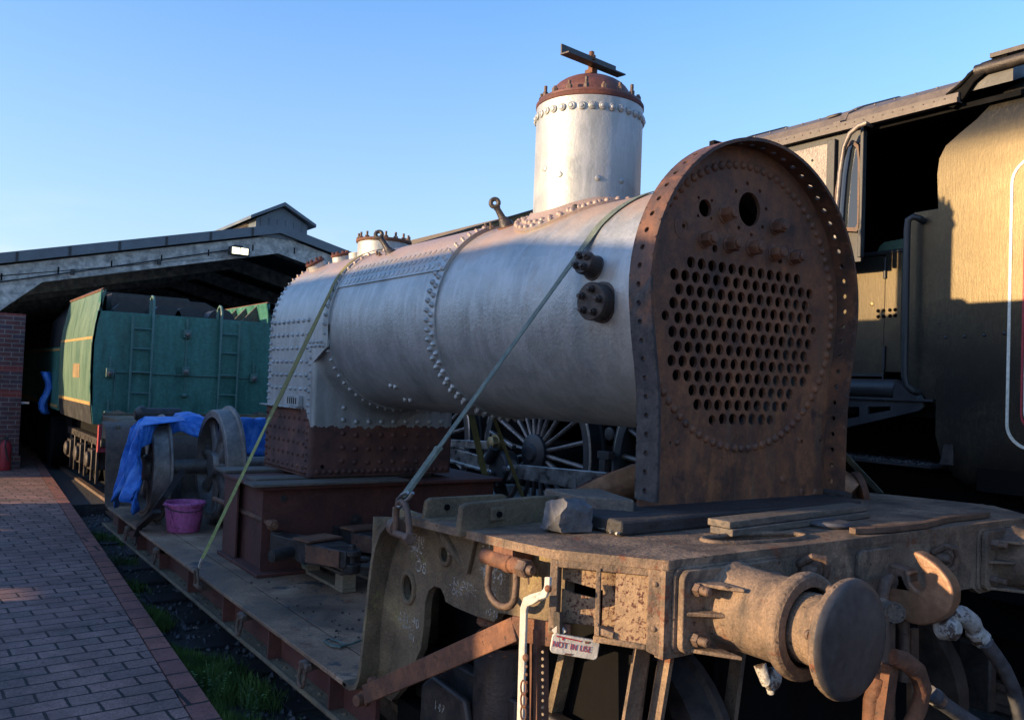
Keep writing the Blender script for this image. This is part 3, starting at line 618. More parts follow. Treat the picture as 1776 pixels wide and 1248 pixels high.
for lx in (2.42, 3.60):      # ladders
    b = MB()
    for dx in (0, .26):
        x = lx+dx; pts = [(x, GY-.06, 1.12), (x, GY-.06, 2.40)]
        if (lx < 3) == (dx > 0): pts = [(x, GY-.06, 1.12), (x, GY-.06, 2.58), (x, GY-.02, 2.66), (x, GY+.06, 2.68), (x, GY+.14, 2.64), (x, GY+.16, 2.42)]
        if lx > 3: pts = [(p[0], p[1], p[2]) for p in pts] if dx > 0 else [(x, GY-.06, 1.12), (x, GY-.06, 2.52), (x, GY-.02, 2.60), (x, GY+.06, 2.62), (x, GY+.14, 2.58), (x, GY+.16, 2.42)]
        b.tube(pts, .018, 8)
    la = b.build('ladder', 'green_metal', gt)
    for z in (1.35, 1.63, 1.95, 2.22):
        b = MB(); b.cyl((lx, GY-.06, z), (lx+.26, GY-.06, z), .013, n=8); b.build('rung', 'green_metal', la)
def lampbox(x, z):
    b = MB(); b.box(x-.05, x+.05, GY-.07, GY, z-.05, z+.07); b.box(x-.015, x+.015, GY-.03, GY, z+.07, z+.22); a = b.build('lamp_box', 'green_metal', gt, bevel=.006)
    b = MB(); b.lathe((x, GY-.07, z), (0, -1, 0), [(.035, 0), (.035, .02), (.02, .03)], 14); b.build('lamp_lens', 'wheel', a)
for x, z in ((3.14, 2.18), (2.17, 1.60), (4.10, 1.60), (2.17, 1.03), (3.14, 1.66)): lampbox(x, z)
b = MB(); b.tube([(3.14, GY-.02, 2.13), (3.14, GY-.02, 1.7)], .009, 6); b.tube([(2.2, GY-.02, 1.62), (4.1, GY-.02, 1.60)], .009, 6); b.tube([(2.24, GY-.02, 1.62), (2.24, GY-.02, 1.05)], .009, 6); b.tube([(3.14, GY-.02, 1.6), (3.14, GY-.03, 1.35)], .009, 6)
b.lathe((3.14, GY-.05, 1.36), (0, 0, -1), [(.02, 0), (.05, .02), (.05, .04), (.02, .05)], 12); b.build('conduit', 'green_metal', gt)
b = MB(); b.box(gl+.1, gr-.1, GY-.02, GY+.05, .55, .92); b.build('buffer_beam', 'red', gt, bevel=.005)
b = MB(); b.box(gl+.25, gr-.25, GY+.05, 15.3, .55, .9)
for k in range(3):
    y = 12.95+k*.95; b.cyl((2.42, y, .42), (2.3, y, .42), .42, n=28); b.cyl((4.04, y, .42), (3.92, y, .42), .42, n=28)
b.build('underframe', 'black_void', gt)
for k in range(3):
    y = 12.95+k*.95; b = MB(); b.box(2.05, 2.28, y-.16, y+.16, .28, .56); b.lathe((2.05, y, .42), (-1, 0, 0), [(.11, 0), (.11, .04), (.06, .06)], 16); b.box(2.1, 2.2, y-.5, y+.5, .62, .72); b.box(2.1, 2.14, y-.22, y-.17, .1, .7); b.box(2.1, 2.14, y+.17, y+.22, .1, .7)
    b.build('axlebox', 'iron', gt, bevel=.01)
# green locomotive ahead of the tender, inside the shed
gn = thing('green_locomotive', 'green locomotive cab with yellow lining, partly in the dark shed ahead of the green tender', 'locomotive', (3.17, 19, 0))
b = MB(); b.box(1.98, 4.36, 15.7, 22, .95, 2.0); b.build('body', 'green', gn, bevel=.02)
b = MB(); b.prism([(1.98, 2.0), (2.02, 2.45), (2.4, 2.95), (3.94, 2.95), (4.32, 2.45), (4.36, 2.0), (4.30, 2.0), (4.26, 2.42), (3.9, 2.88), (2.44, 2.88), (2.08, 2.42), (2.04, 2.0)], lambda x, z, c: (x, 15.7+c, z), 1.5); b.build('cab', 'black_paint', gn)
b = MB(); b.box(1.972, 1.98, 15.7, 22, 1.0, 1.04); b.box(1.972, 1.98, 15.7, 22, 1.93, 1.97); b.build('lining', 'yellow', gn)
b = MB()
for k in range(5): b.cyl((2.0, 16.6+k*1.3, .4), (2.3, 16.6+k*1.3, .4), .42, n=24)
b.box(2.2, 4.1, 15.7, 22, .3, .95); b.build('running_gear', 'black_void', gn)
b = MB(); vs = []; n = 8
for i in range(n+1):
    for j in range(n+1):
        vs.append((1.93-.07*sin(i*1.3)-.05*sin(j*.9), 16.5+i*.045, .85+j*.09))
fs = [(i*(n+1)+j, i*(n+1)+j+1, (i+1)*(n+1)+j+1, (i+1)*(n+1)+j) for i in range(n) for j in range(n)]
b.add(vs, fs); tp = b.build('blue_sheet', 'blue'); tp.modifiers.new('solid', 'SOLIDIFY').thickness = .006
tag(center_origin(tp), 'small blue sheet hanging on the side of the green locomotive in the shed', 'tarpaulin')
#@@LOCO
# ================================================================= BLACK TENDER (right foreground)
LX = 4.95
bt = thing('black_tender', 'large black locomotive tender with cream and red lining at the right edge', 'tender', (6.3, 0, 0))
out = [(2.735, 2.80), (2.745, 3.0), (2.735, 3.09), (2.70, 3.16), (2.62, 3.225), (2.54, 3.29), (2.47, 3.39), (2.42, 3.46), (2.33, 3.53), (2.2, 3.57), (-3.5, 3.57), (-3.5, 1.08), (2.2, 1.08), (2.42, 1.09), (2.56, 1.14), (2.65, 1.22), (2.70, 1.32), (2.72, 1.45)]
def shx(z): return LX+(.0 if z < 3.1 else (z-3.1)**2*1.1)+(0 if z > 1.45 else (1.45-z)**2*1.6)
b = MB(); vs = []; nY = len(out)
# side sheet as a fan of horizontal bands so that it can curve in at head and foot
zsl = [1.08, 1.14, 1.22, 1.32, 1.45, 2.0, 2.8, 3.0, 3.09, 3.16, 3.225, 3.29, 3.39, 3.46, 3.53, 3.57]
def yend(z):
    if z <= 1.08: return 2.2
    P = [(1.08, 2.2), (1.09, 2.42), (1.14, 2.56), (1.22, 2.65), (1.32, 2.70), (1.45, 2.72), (2.80, 2.735), (3.0, 2.745), (3.09, 2.735), (3.16, 2.70), (3.225, 2.62), (3.29, 2.54), (3.39, 2.47), (3.46, 2.42), (3.53, 2.33), (3.57, 2.2)]
    for (a, p), (c, q) in zip(P, P[1:]):
        if a <= z <= c: return p+(q-p)*(z-a)/(c-a)
for z in zsl:
    for x in (0, .02): vs += [(shx(z)+x, yend(z), z), (shx(z)+x, -3.5, z)]
fs = []
for k in range(len(zsl)-1): a = 4*k; fs += [(a, a+4, a+5, a+1), (a+2, a+6, a+7, a+3), (a, a+2, a+6, a+4), (a+1, a+3, a+7, a+5)]
fs += [(0, 1, 3, 2), (a+4, a+5, a+7, a+6)]
b.add(vs, fs); ts = b.build('side_sheet', 'tender_black', bt, sharp=50)
b = MB(); b.box(LX+.05, 7.6, -3.5, 2.15, 1.1, 3.0); b.box(LX+.05, 7.6, -3.5, 2.5, 1.15, 1.3); b.build('tank', 'black_void', bt)
def flatline(y0, z0, z1, wd, nm, mat, r=.12, off=.004):
    pts = []
    for i in range(9): t = pi/2*i/8; pts.append((LX-off, y0-r+r*sin(t), z1-r+r*cos(t)))
    for i in range(9): t = pi/2*i/8; pts.append((LX-off, y0-r+r*cos(t), z0+r-r*sin(t)))
    pts = [(LX-off, -3.3, z1)]+pts+[(LX-off, -3.3, z0)]
    b = MB(); N = len(pts); vs = []; fs = []
    for k in range(N):
        a = (Vector(pts[min(k+1, N-1)])-Vector(pts[max(k-1, 0)])).normalized(); n_ = Vector((1, 0, 0)).cross(a)*wd/2; p = Vector(pts[k])
        for e, dx in ((1, 0), (-1, 0), (-1, .0045), (1, .0045)): vs.append(p+n_*e+Vector((dx, 0, 0)))
    for k in range(N-1):
        for i in range(4): j = (i+1) % 4; fs.append((4*k+i, 4*k+j, 4*k+4+j, 4*k+4+i))
    b.add(vs, fs); return b.build(nm, mat, ts)
flatline(2.318, 1.41, 3.0, .016, 'cream_line', 'cream', .13)
flatline(2.245, 1.50, 2.9, .010, 'red_line', 'red', .10)
flatline(2.232, 1.515, 2.885, .006, 'cream_line', 'cream', .10)
b = MB()
for u, v in [(1640, 585), (1673, 583), (1707, 581), (1742, 578)]: b.rivet(at(u, v, x=LX), (-1, 0, 0), .011, .009, 10)
b.rivet(at(1630, 560, x=LX), (-1, 0, 0), .006, .006); build_each(b, 'rivet', 'black_paint', ts, k=1)
b = MB(); b.cyl((LX+.02, 2.54, 3.565), (LX+.02, -3, 3.60), .035, n=14); b.box(LX-.01, LX+.05, -3, 2.45, 3.61, 3.635); b.build('fire_iron_tube', 'iron', bt)
# front panel of the tender with its grab rail
b = MB(); pan = [(2.735, 2.80), (2.90, 2.797), (2.945, 2.77), (2.955, 2.72), (2.945, 1.77), (2.93, 1.735), (2.84, 1.70), (2.80, 1.66), (2.725, 1.62)]
b.prism(pan, lambda y, z, c: (LX+.03+c, y, z), .02); b.build('front_panel', 'tender_black', bt, bevel=.004)
b = MB(); yy = 2.895
b.tube([(LX+.03, yy-.055, 2.735), (LX-.02, yy-.052, 2.745), (LX-.04, yy-.03, 2.755), (LX-.045, yy, 2.74), (LX-.045, yy+.005, 2.68), (LX-.045, yy, 1.80), (LX-.04, yy-.01, 1.74), (LX-.02, yy-.04, 1.705), (LX+.03, yy-.05, 1.70)], .020, 12)
b.build('grab_rail', 'black_paint', bt)
b = MB(); b.box(LX+.1, 7.6, -3.5, 2.5, .55, 1.06); b.box(LX+.3, LX+.36, 2.3, 3.4, .3, 1.2); b.build('frame', 'black_void', bt)
b = MB(); b.prism([(2.70, 1.28), (2.62, 1.28), (2.62, 1.55), (2.66, 1.48)], lambda y, z, c: (LX+.01+c, y, z), .02)
b.tube([at(1690, 880, x=5.0), at(1725, 905, x=4.95), at(1752, 935, x=4.93)], .018, 8); b.tube([at(1700, 878, x=4.9), at(1760, 930, x=4.9)], .008, 6)
b.cyl(at(1705, 882, x=4.9), at(1705, 882, x=4.9)+Vector((-.05, 0, 0)), .03, n=12)
b.box(4.98, 5.1, 2.0, 2.25, .82, .98); build_each(b, 'brake_rigging', 'iron', bt, bevel=.004, k=1)

# ================================================================= BLACK LOCOMOTIVE
bl = thing('black_locomotive', 'black steam locomotive with open cab and spoked driving wheels behind the silver boiler', 'locomotive', (6.3, 7, 0))
# roof
prof = [(4.925, 3.40), (4.93, 3.455), (4.99, 3.475), (5.02, 3.53), (5.2, 3.62), (5.6, 3.77), (6.3, 3.86), (7.0, 3.77), (7.6, 3.55), (7.62, 3.38), (7.56, 3.38), (7.54, 3.5), (6.98, 3.72), (6.3, 3.81), (5.6, 3.72), (5.22, 3.57), (5.05, 3.49), (4.975, 3.40)]
b = MB(); b.prism(prof, lambda x, z, c: (x, 2.62+c, z), 2.1); rf = b.build('cab_roof', 'cab_roof', bl, sharp=30)
b = MB(); b.prism([(p[0], p[1]+.012) for p in prof], lambda x, z, c: (x, 3.40+c, z), .05); b.prism([(p[0]-.003, p[1]+.012) for p in prof], lambda x, z, c: (x, 4.35+c, z), .04)
b.box(4.915, 4.928, 2.62, 4.7, 3.395, 3.425); b.build('roof_angle', 'cab_roof', rf)
# near end: curved drip strip dropping from the roof
b = MB(); b.tube([(4.95, 2.70, 3.46), (4.945, 2.62, 3.50), (4.95, 2.55, 3.56), (5.0, 2.46, 3.60), (5.1, 2.38, 3.62), (5.3, 2.33, 3.63)], .012, 8)
dp = [(2.715, 3.40), (2.66, 3.375), (2.60, 3.42), (2.54, 3.50), (2.46, 3.545), (2.36, 3.56), (2.36, 3.61), (2.50, 3.60), (2.58, 3.56), (2.64, 3.49), (2.70, 3.46)]
b.prism(dp, lambda y, z, c: (4.95+c, y, z), .03); b.build('roof_end_strip', 'black_void', rf, bevel=.004)
b = MB(); b.prism([(4.98, 3.54), (5.6, 3.76), (6.3, 3.86), (7.2, 3.7), (7.2, 3.64), (6.3, 3.80), (5.6, 3.70), (4.98, 3.46)], lambda x, z, c: (x, 2.34+c, z), .28); b.build('roof_extension', 'black_paint', rf)
b = MB()
for i in range(30): b.rivet((4.926, 2.7+i*.066, 3.432), (-1, 0, .1), .007, .005, 6)
for i in range(14): b.rivet((5.10, 2.7+i*.14, 3.578), (-.4, 0, 1), .010, .007, 6)
build_each(b, 'rivet', 'cab_roof', rf); b = MB(); b.lathe((5.08, 3.55, 3.565), (-.4, 0, 1), [(.05, 0), (.05, .012), (.03, .014)], 18); b.build('roof_plug', 'cab_roof', rf)
# cab side, front sheet with window
b = plate([(3.25, 2.53), (3.25, 3.40), (4.7, 3.40), (4.7, 2.53)], [[(4.05, 2.75), (4.05, 3.2), (4.5, 3.2), (4.5, 2.75)]], .02, lambda y, z, c: (LX+.02+c, y, z))
b.build('cab_side', 'black_paint', bl)
b = MB(); b.box(LX+.0, LX+.02, 3.50, 4.0, 3.02, 3.34); b.build('grey_panel', 'wheel', bl)
b = MB()
for y, z in ((3.72, 3.27), (3.62, 3.25), (3.7, 3.15), (3.58, 3.1), (3.56, 2.95)): b.rivet((LX-.001, y, z), (-1, 0, 0), .010, .006)
build_each(b, 'rivet', 'black_paint', bl, k=1)
# window set in the sliding shutter and grab pole
wy0, wy1, wz0, wz1 = 3.275, 3.43, 2.74, 3.30
def wpt(u, v): p = at(u, v, x=LX-.01); return (p.y, p.z)
wout = [wpt(*q) for q in [(1447, 400), (1450, 330), (1458, 285), (1470, 250), (1480, 243), (1490, 252), (1493, 280), (1492, 395), (1487, 402)]]
cy = sum(p[0] for p in wout)/9; cz = sum(p[1] for p in wout)/9
win = [(cy+(p[0]-cy)*.80, cz+(p[1]-cz)*.92) for p in wout]
b = plate(wout, [win], .02, lambda y, z, c: (LX-.02+c, y, z)); b.build('window_frame', 'iron_brown', bl)
b = MB(); b.prism([(cy+(p[0]-cy)*.86, cz+(p[1]-cz)*.95) for p in wout], lambda y, z, c: (LX-.012+c, y, z), .006); b.build('window_glass', 'glass', bl)
b = MB(); pl = [at(u, v, x=LX-.06) for u, v in [(1449, 420), (1452, 360), (1457, 300), (1464, 255), (1474, 232), (1490, 218), (1500, 214)]]
b.tube([Vector((LX+.02, pl[0].y, pl[0].z))]+pl+[Vector((LX+.02, pl[-1].y, pl[-1].z))], .016, 10); b.build('grab_pole', 'wheel', bl)
b = MB(); b.box(LX-.02, LX+.02, 3.225, 3.25, 2.55, 3.40); b.box(LX-.012, LX+.02, 3.44, 3.50, 2.55, 3.36)
b.build('cab_edge_strip', 'black_paint', bl, bevel=.004)
# lower cab side sheet with doors, set in from the tender side
LC = 5.22
b = MB(); b.box(LC, LC+.02, 3.2322, 4.8509, 1.8082, 2.5938); cs = b.build('lower_side', 'tender_black', bl)
b = MB(); b.box(LC-.001, LC+.02, 3.1162, 3.2269, 1.8293, 2.6044); b.build('cab_door', 'tender_black', bl)
b = MB(); b.cyl((LC+.01, 3.1109, 2.6149), (LC+.01, 4.8509, 2.6149), .015, n=10)
b.cyl((LC-.004, 3.229, 2.578), (LC-.004, 3.229, 2.4409), .013, n=10); b.cyl((LC-.004, 3.2216, 1.998), (LC-.004, 3.2216, 1.8504), .011, n=10)
b.tube([(LC-.006, 3.2216, 1.8504), (LC-.006, 3.2269, 1.7555), (LC-.05, 3.2902, 1.6658)], .006, 6); build_each(b, 'rail_or_hinge', 'black_paint', cs)
b = MB()
for u in (1523, 1532.5, 1543.5, 1552.5):
    for v in (539, 549): b.rivet(at(u, v-(u-1523)*.07, x=LC-.002), (-1, 0, 0), .0125, .012, 12)
build_each(b, 'rivet', 'black_void', cs)
b = MB(); b.lathe(at(1512, 527, x=LC), (-1, 0, 0), [(.016, 0), (.016, .004), (.006, .008)], 14); b.build('screw', 'brass', cs)
b = MB(); b.box(LC-.008, LC+.01, 3.2322, 4.8509, 1.7976, 1.8145); b.build('side_strip', 'black_paint', cs)
b = MB(); b.cyl((LX+.055, 2.99, 1.715), (LX+.055, 4.7, 1.715), .06, n=24); b.prism([(2.99, 1.66), (2.99, 1.77), (2.86, 1.70), (2.84, 1.66)], lambda y, z, c: (LX+.0+c, y, z), .08); b.build('injector_pipe', 'black_paint', bl)
# inside of the cab: black sheets and block give it painted shade
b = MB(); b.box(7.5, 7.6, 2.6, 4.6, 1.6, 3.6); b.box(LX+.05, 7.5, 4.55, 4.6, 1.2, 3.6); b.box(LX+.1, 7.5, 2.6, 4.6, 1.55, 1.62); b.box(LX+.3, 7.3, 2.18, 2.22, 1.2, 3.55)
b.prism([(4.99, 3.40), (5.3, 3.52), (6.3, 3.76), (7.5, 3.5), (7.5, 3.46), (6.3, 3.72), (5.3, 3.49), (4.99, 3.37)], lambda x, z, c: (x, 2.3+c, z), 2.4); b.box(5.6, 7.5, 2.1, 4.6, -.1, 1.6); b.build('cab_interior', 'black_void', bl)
b = MB()
for i in range(5): b.tube([(6.9, 3.0+i*.22, 1.9), (6.85, 3.0+i*.22, 2.6+.1*(i % 2)), (6.7, 3.05+i*.2, 2.9)], .025, 8)
for (y, z, r) in ((3.1, 2.9, .08), (3.4, 3.05, .07), (3.7, 2.8, .09)): b.lathe((6.8, y, z), (-1, 0, 0), [(r, 0), (r, .05), (r*.8, .06)], 16)
build_each(b, 'cab_pipe', 'iron_brown', bl)
b = MB(); b.prism([tuple(at(u, v, x=5.35).yz) for u, v in [(1522, 437), (1526, 426), (1534, 420), (1566, 414), (1566, 440)]], lambda y, z, c: (5.35+c, y, z), .02); b.build('cab_seat', 'green_pale', bl)
# footplate bracket under the cab
bp = [tuple(at(u, v, x=LX).yz) for u, v in [(1455, 688), (1597, 691), (1598, 706), (1590, 712), (1460, 742)]]
h1 = [tuple(at(u, v, x=LX).yz) for u, v in [(1502, 705), (1541, 704), (1541, 711), (1502, 718)]]
h2 = [tuple(at(u, v, x=LX).yz) for u, v in [(1460, 705), (1487, 705), (1487, 722), (1460, 727)]]
b = plate(bp, [h1, h2], .02, lambda y, z, c: (LX+.02+c, y, z)); b.build('step_bracket', 'black_paint', bl)
b = MB(); b.box(LX+.0, LX+.4, 2.74, 4.7, 1.645, 1.66); b.box(LX-.05, LX+.5, 2.72, 4.4, 1.255, 1.268); b.build('footplate', 'black_paint', bl)
b = MB(); rr = random.Random(5)
for i in range(200):
    x, y = rr.uniform(LX-.03, LX+.2), rr.uniform(2.76, 3.4); r = rr.uniform(.004, .012)
    b.lathe((x, y, 1.268), (rr.uniform(-.5, .5), rr.uniform(-.5, .5), 1), [(r, 0), (r*.8, r), (r*.1, r*1.3)], 5)
b.build('coal_crumbs', 'iron', bl)['kind'] = 'stuff'
b = MB(); b.box(LX+.45, 7.5, 2.7, 4.6, .6, 1.25); b.cyl((LX-.0, 2.99, 1.05), (LX-.0, 2.99, .88), .014, n=8); b.tube([(LX, 2.99, .88), (LX-.02, 2.9, .84), (LX-.02, 2.82, .84)], .02, 8); b.cyl((LX, 3.4, 1.05), (LX, 3.4, .95), .012, n=8)
b.box(LX+.05, LX+.1, 2.6, 2.9, .5, 1.05); b.build('rear_frame', 'black_void', bl)
# boiler, running board, frames
b = MB(); b.cyl((6.3, 4.7, 2.25), (6.3, 14.5, 2.25), .72, n=48); b.box(5.55, 7.05, 4.6, 7.6, 1.1, 2.6); bo = b.build('boiler', 'black_paint', bl)
b = MB(); b.box(5.0, 5.5, 4.6, 15, 1.98, 2.0); b.box(5.0, 5.02, 4.6, 15, 1.85, 2.0); b.build('running_board', 'black_paint', bl)
b = MB(); b.box(5.55, 5.6, 4.6, 15, .55, 1.7); b.build('main_frame', 'black_void', bl)
def spoked(y, z, r, x, parent, nsp=20, tw=.13, name='driving_wheel', mat='black_paint', smat='wheel'):
    b = MB(); b.lathe((x, y, z), (1, 0, 0), [(r-.11, 0), (r-.03, -.0), (r, .012), (r, tw), (r+.03, tw+.005), (r+.03, tw+.035), (r-.11, tw+.03)], 64, cap=False)
    b.lathe((x, y, z), (1, 0, 0), [(r-.11, tw+.03), (r-.11, 0)], 64, cap=False)
    b.lathe((x-.02, y, z), (1, 0, 0), [(.16, 0), (.19, .02), (.19, .16)], 32); b.lathe((x-.05, y, z), (1, 0, 0), [(.07, 0), (.09, .02), (.1, .05)], 24)
    wh = b.build(name, mat, parent)
    b = MB()
    for i in range(nsp):
        t = 2*pi*i/nsp+.1; d = Vector((0, cos(t), sin(t))); o = Vector((x+.06, y, z)); b.tube([o+d*.17, o+d*.35, o+d*(r-.10)], [.028, .020, .026], 8, flat=((1, 0, 0), 1.3))
    build_each(b, 'spoke', smat, wh, k=1)
    b = MB(); b.lathe((x-.004, y, z), (1, 0, 0), [(r-.012, 0), (r, .006), (r-.03, .004)], 64, cap=False); b.build('tyre_edge', 'steel', wh)
    return wh
for y in (4.85, 6.92, 9.0): spoked(y, .98, .90, 5.12, bl)
# motion
def rod(p, q, h0, h1, t, nm, mat='steel', eye=True):
    p, q = Vector(p), Vector(q); a = (q-p).normalized(); u = Vector((1, 0, 0)).cross(a)
    b = MB(); vs = []
    for e, hh in ((p, h0), (q, h1)):
        for s in (-1, 1):
            for k in (0, 1): vs.append(e+u*s*hh/2+Vector((t*k, 0, 0)))
    b.add(vs, [(0, 1, 3, 2), (4, 6, 7, 5), (0, 2, 6, 4), (1, 5, 7, 3), (0, 4, 5, 1), (2, 3, 7, 6)])
    if eye:
        b.lathe(p-Vector((.01, 0, 0)), (1, 0, 0), [(h0*.85, 0), (h0*.85, t+.02)], 24)
    b_ = b.build(nm, mat, bl, bevel=.006); return b_
pin = at(880, 815, x=4.90)
rod(pin, at(1050, 838, x=4.92), .13, .19, .05, 'coupling_rod'); 
rod(at(770, 768, x=4.85), at(850, 772, x=4.85), .085, .085, .05, 'radius_rod', eye=False)
rod(at(760, 782, x=4.86), at(850, 806, x=4.88), .16, .13, .05, 'connecting_rod', eye=False)
rod(at(770, 797, x=4.84), at(845, 818, x=4.84), .03, .03, .06, 'rod_flange', eye=False)
rod(at(848, 748, x=4.9), at(888, 775, x=4.9), .03, .04, .05, 'eccentric_arm', eye=False)
b = MB(); c1 = at(850, 768, x=4.80); b.lathe(c1, (1, 0, 0), [(.05, -.01), (.075, 0), (.075, .05), (.07, .12)], 6); b.lathe(c1, (1, 0, 0), [(.09, .05), (.09, .12)], 20)
b.build('brass_cap', 'brass', bl, bevel=.005)
b = MB(); c2 = at(862, 810, x=4.86); b.lathe(c2, (1, 0, 0), [(.15, 0), (.17, .03), (.17, .16)], 28); b.lathe(pin-Vector((.05, 0, 0)), (1, 0, 0), [(.03, 0), (.05, .01), (.05, .05), (.09, .05), (.1, .08)], 20)
b.tube([at(845, 800, x=4.82), at(850, 790, x=4.82), at(858, 775, x=4.82)], .05, 10); b.build('crank', 'black_paint', bl, bevel=.006)
b = MB()
for u, v in ((848, 819), (842, 831), (880, 812)): b.lathe(at(u, v, x=4.80), (1, 0, 0), [(.02, 0), (.03, .01), (.03, .06)], 8)
b.tube([at(838, 800, x=4.81), at(845, 790, x=4.81), at(854, 778, x=4.81)], [.035, .03, .025], 8); b.tube([at(850, 838, x=4.84), at(858, 870, x=4.84)], .03, 8); build_each(b, 'crank_nut', 'steel', bl, k=1)
b = MB(); b.lathe(at(1059, 752, x=5.02), (-1, 0, 0), [(.06, 0), (.06, .02), (.045, .025)], 20); b.box(5.0, 5.08, *sorted((at(1035, 800, x=5).y, at(1055, 800, x=5).y)), 1.03, 1.10); b.box(4.99, 5.05, *sorted((at(1040, 800, x=5).y, at(1050, 800, x=5).y)), .90, 1.03)
build_each(b, 'sand_valve_piece', 'iron', bl, bevel=.005)
#@@WAGON
# ================================================================= WELL WAGON
WX = 2.96; WXL, WXR = 1.587, 2*WX-1.587
wg = thing('well_wagon', 'rusty steel well wagon with low deck, round buffer and draw hook carrying the boiler', 'wagon', (WX, 5.5, 0))
ZD, ZT = .35, 1.157
b = MB(); b.box(WXL, 1.797, 3.42, 9.0, ZD-.022, ZD); b.build('deck_edge_plate', 'deck', wg, bevel=.004)
b = MB(); b.box(1.812, WXR, 3.42, 6.0, ZD-.026, ZD-.004); b.build('deck_plate', 'deck', wg, bevel=.004)
b = MB(); b.box(1.812, WXR, 6.012, 9.0, ZD-.026, ZD-.003); b.build('deck_plate', 'deck', wg, bevel=.004)
b = MB(); b.box(1.70, WXR-.1, 3.5, 9.0, ZD-.045, ZD-.030); b.build('deck_bearer', 'rust_dark', wg)
# neck walls: one bent plate at each end of the well
np_ = [(3.46, .350), (3.39, .352), (3.345, .368), (3.322, .40), (3.305, .46), (3.285, .60), (3.262, .774), (3.245, .88), (3.222, .97), (3.18, 1.04), (3.12, 1.088), (3.05, 1.112), (2.93, 1.130)]
def bent(name, fy, x0, x1, th=.022, y_off=0):
    b = MB(); n = len(np_); o = []
    for i, (y, z) in enumerate(np_):
        a = Vector((np_[max(i-1, 0)][0], np_[max(i-1, 0)][1])); c = Vector((np_[min(i+1, n-1)][0], np_[min(i+1, n-1)][1])); d = (c-a).normalized(); nn = Vector((-d.y, d.x))
        o.append((y-nn.x*0, z, nn))
    poly = [(y, z) for y, z, nn in o]+[(y+nn.x*th, z+nn.y*th) for y, z, nn in reversed(o)]
    poly = [(fy(y), z) for y, z in poly]
    n2 = len(o); vs = [(x, y, z) for x in (x0, x1) for y, z in poly]; N = len(poly)
    fs = [(i, i+1, N+i+1, N+i) for i in range(N-1)]+[(N-1, 0, N, 2*N-1)]
    for e in (0, N):
        for i in range(n2-1): fs.append((e+i, e+i+1, e+N-2-i, e+N-1-i))
    b.add(vs, fs); return b.build(name, 'rust_side', wg, sharp=60)
bent('neck_plate', lambda y: y, WXL, WXR)
bent('neck_plate', lambda y: 12.35-y, WXL, WXR).data.materials[0] = M['iron_brown']
# top platform with the oval hole
po = [(1.83, 1.79), (1.615, 2.07), (1.60, 2.22), (1.587, 2.95)]
po = po+[(2*WX-x, y) for x, y in reversed(po)]
oval = []
oc = at(1302, 934, z=ZT); od = (at(1400, 930, z=ZT)-at(1205, 937, z=ZT)).normalized()
for i in range(28):
    t = 2*pi*i/28; a_ = .215*(abs(cos(t))**.8)*(1 if cos(t) > 0 else -1); c_ = .068*(abs(sin(t))**.8)*(1 if sin(t) > 0 else -1)
    oval.append((2.39+a_, 1.935+c_-.12*a_))
b = plate(po, [oval], .028, lambda x, y, c: (x, y, (ZT if y < 2.1 else ZT-.032*(y-2.1))-.028+c)); pf = b.build('end_platform', 'rust_wagon', wg, bevel=.004)
rim = [(x, y, ZT+.002) for x, y in oval]; b = MB(); b.tube(rim, .009, 8, closed=True); b.build('hole_rim', 'rust_wagon', pf)
# headstock beam
b = MB(); HX0, HX1 = 1.82, 2*WX-1.82
hs = [(HX0, .872), (2.30, .872), (2.36, .90), (2*WX-2.36, .90), (2*WX-2.30, .872), (HX1, .872), (HX1, ZT-.03), (HX0, ZT-.03)]
b.prism(hs, lambda x, z, c: (x, 1.79+c, z), .035)
b.prism([(HX0, ZT-.029), (2.26, ZT-.029), (2.30, ZT-.001), (HX1, ZT-.001), (HX1, ZT-.03), (HX0, ZT-.03)], lambda x, z, c: (x, 1.788+c, z), .03)
hd = b.build('headstock', 'rust_wagon', wg, bevel=.004)
b = MB(); b.prism(rrect(2.75, 2.98, .93, 1.115, .03), lambda x, z, c: (x, 1.772+c, z), .02)
for x0 in (1.86, 2*WX-2.32): b.prism(rrect(x0-.012, x0+.47, .885, 1.135, .03), lambda x, z, c: (x, 1.781+c, z), .01)
build_each(b, 'headstock_pad', 'rust_wagon', hd, bevel=.005, k=1)
# left corner diagonal panel
Pa, Pb = Vector((1.615, 2.072, 0)), Vector((1.826, 1.80, 0)); Ld = (Pb-Pa).length; dd = (Pb-Pa)/Ld; nin = Vector((-dd.y, dd.x, 0))   # points inwards (+x +y)
def dg(f, z, c): return Pa+dd*(f*Ld)+nin*c+Vector((0, 0, z))
b = MB()
b.prism([(0, .905), (.075, .905), (.075, 1.128), (0, 1.128)], lambda a, z, c: dg(a, z, c), .05)
b.prism([(.86, .888), (1, .872), (1, 1.128), (.86, 1.128)], lambda a, z, c: dg(a, z, c), .02)
b.prism([(0, 1.105), (1, 1.105), (1, 1.129), (0, 1.129)], lambda a, z, c: dg(a, z, c+.001), .02)
b.prism([(.40, .893), (.86, .888), (.86, .905), (.40, .912)], lambda a, z, c: dg(a, z, c+.006), .03)
b.build('corner_frame', 'rust_wagon', wg, bevel=.004)
b = MB(); b.prism([(.58, .895), (.87, .89), (.87, 1.11), (.58, 1.11)], lambda a, z, c: dg(a, z, c+.012), .01)
b.prism([(.08, .93), (.42, .93), (.42, 1.01), (.2, 1.02), (.08, 1.03)], lambda a, z, c: dg(a, z, c+.05), .01)
b.prism([(.08, 1.06), (.42, 1.04), (.58, 1.04), (.58, 1.11), (.08, 1.11)], lambda a, z, c: dg(a, z, c+.05), .01)
b.prism([(.45, .93), (.58, .92), (.58, 1.11), (.45, 1.11)], lambda a, z, c: dg(a, z, c+.05), .01); b.build('corner_panel', 'spotted', wg)
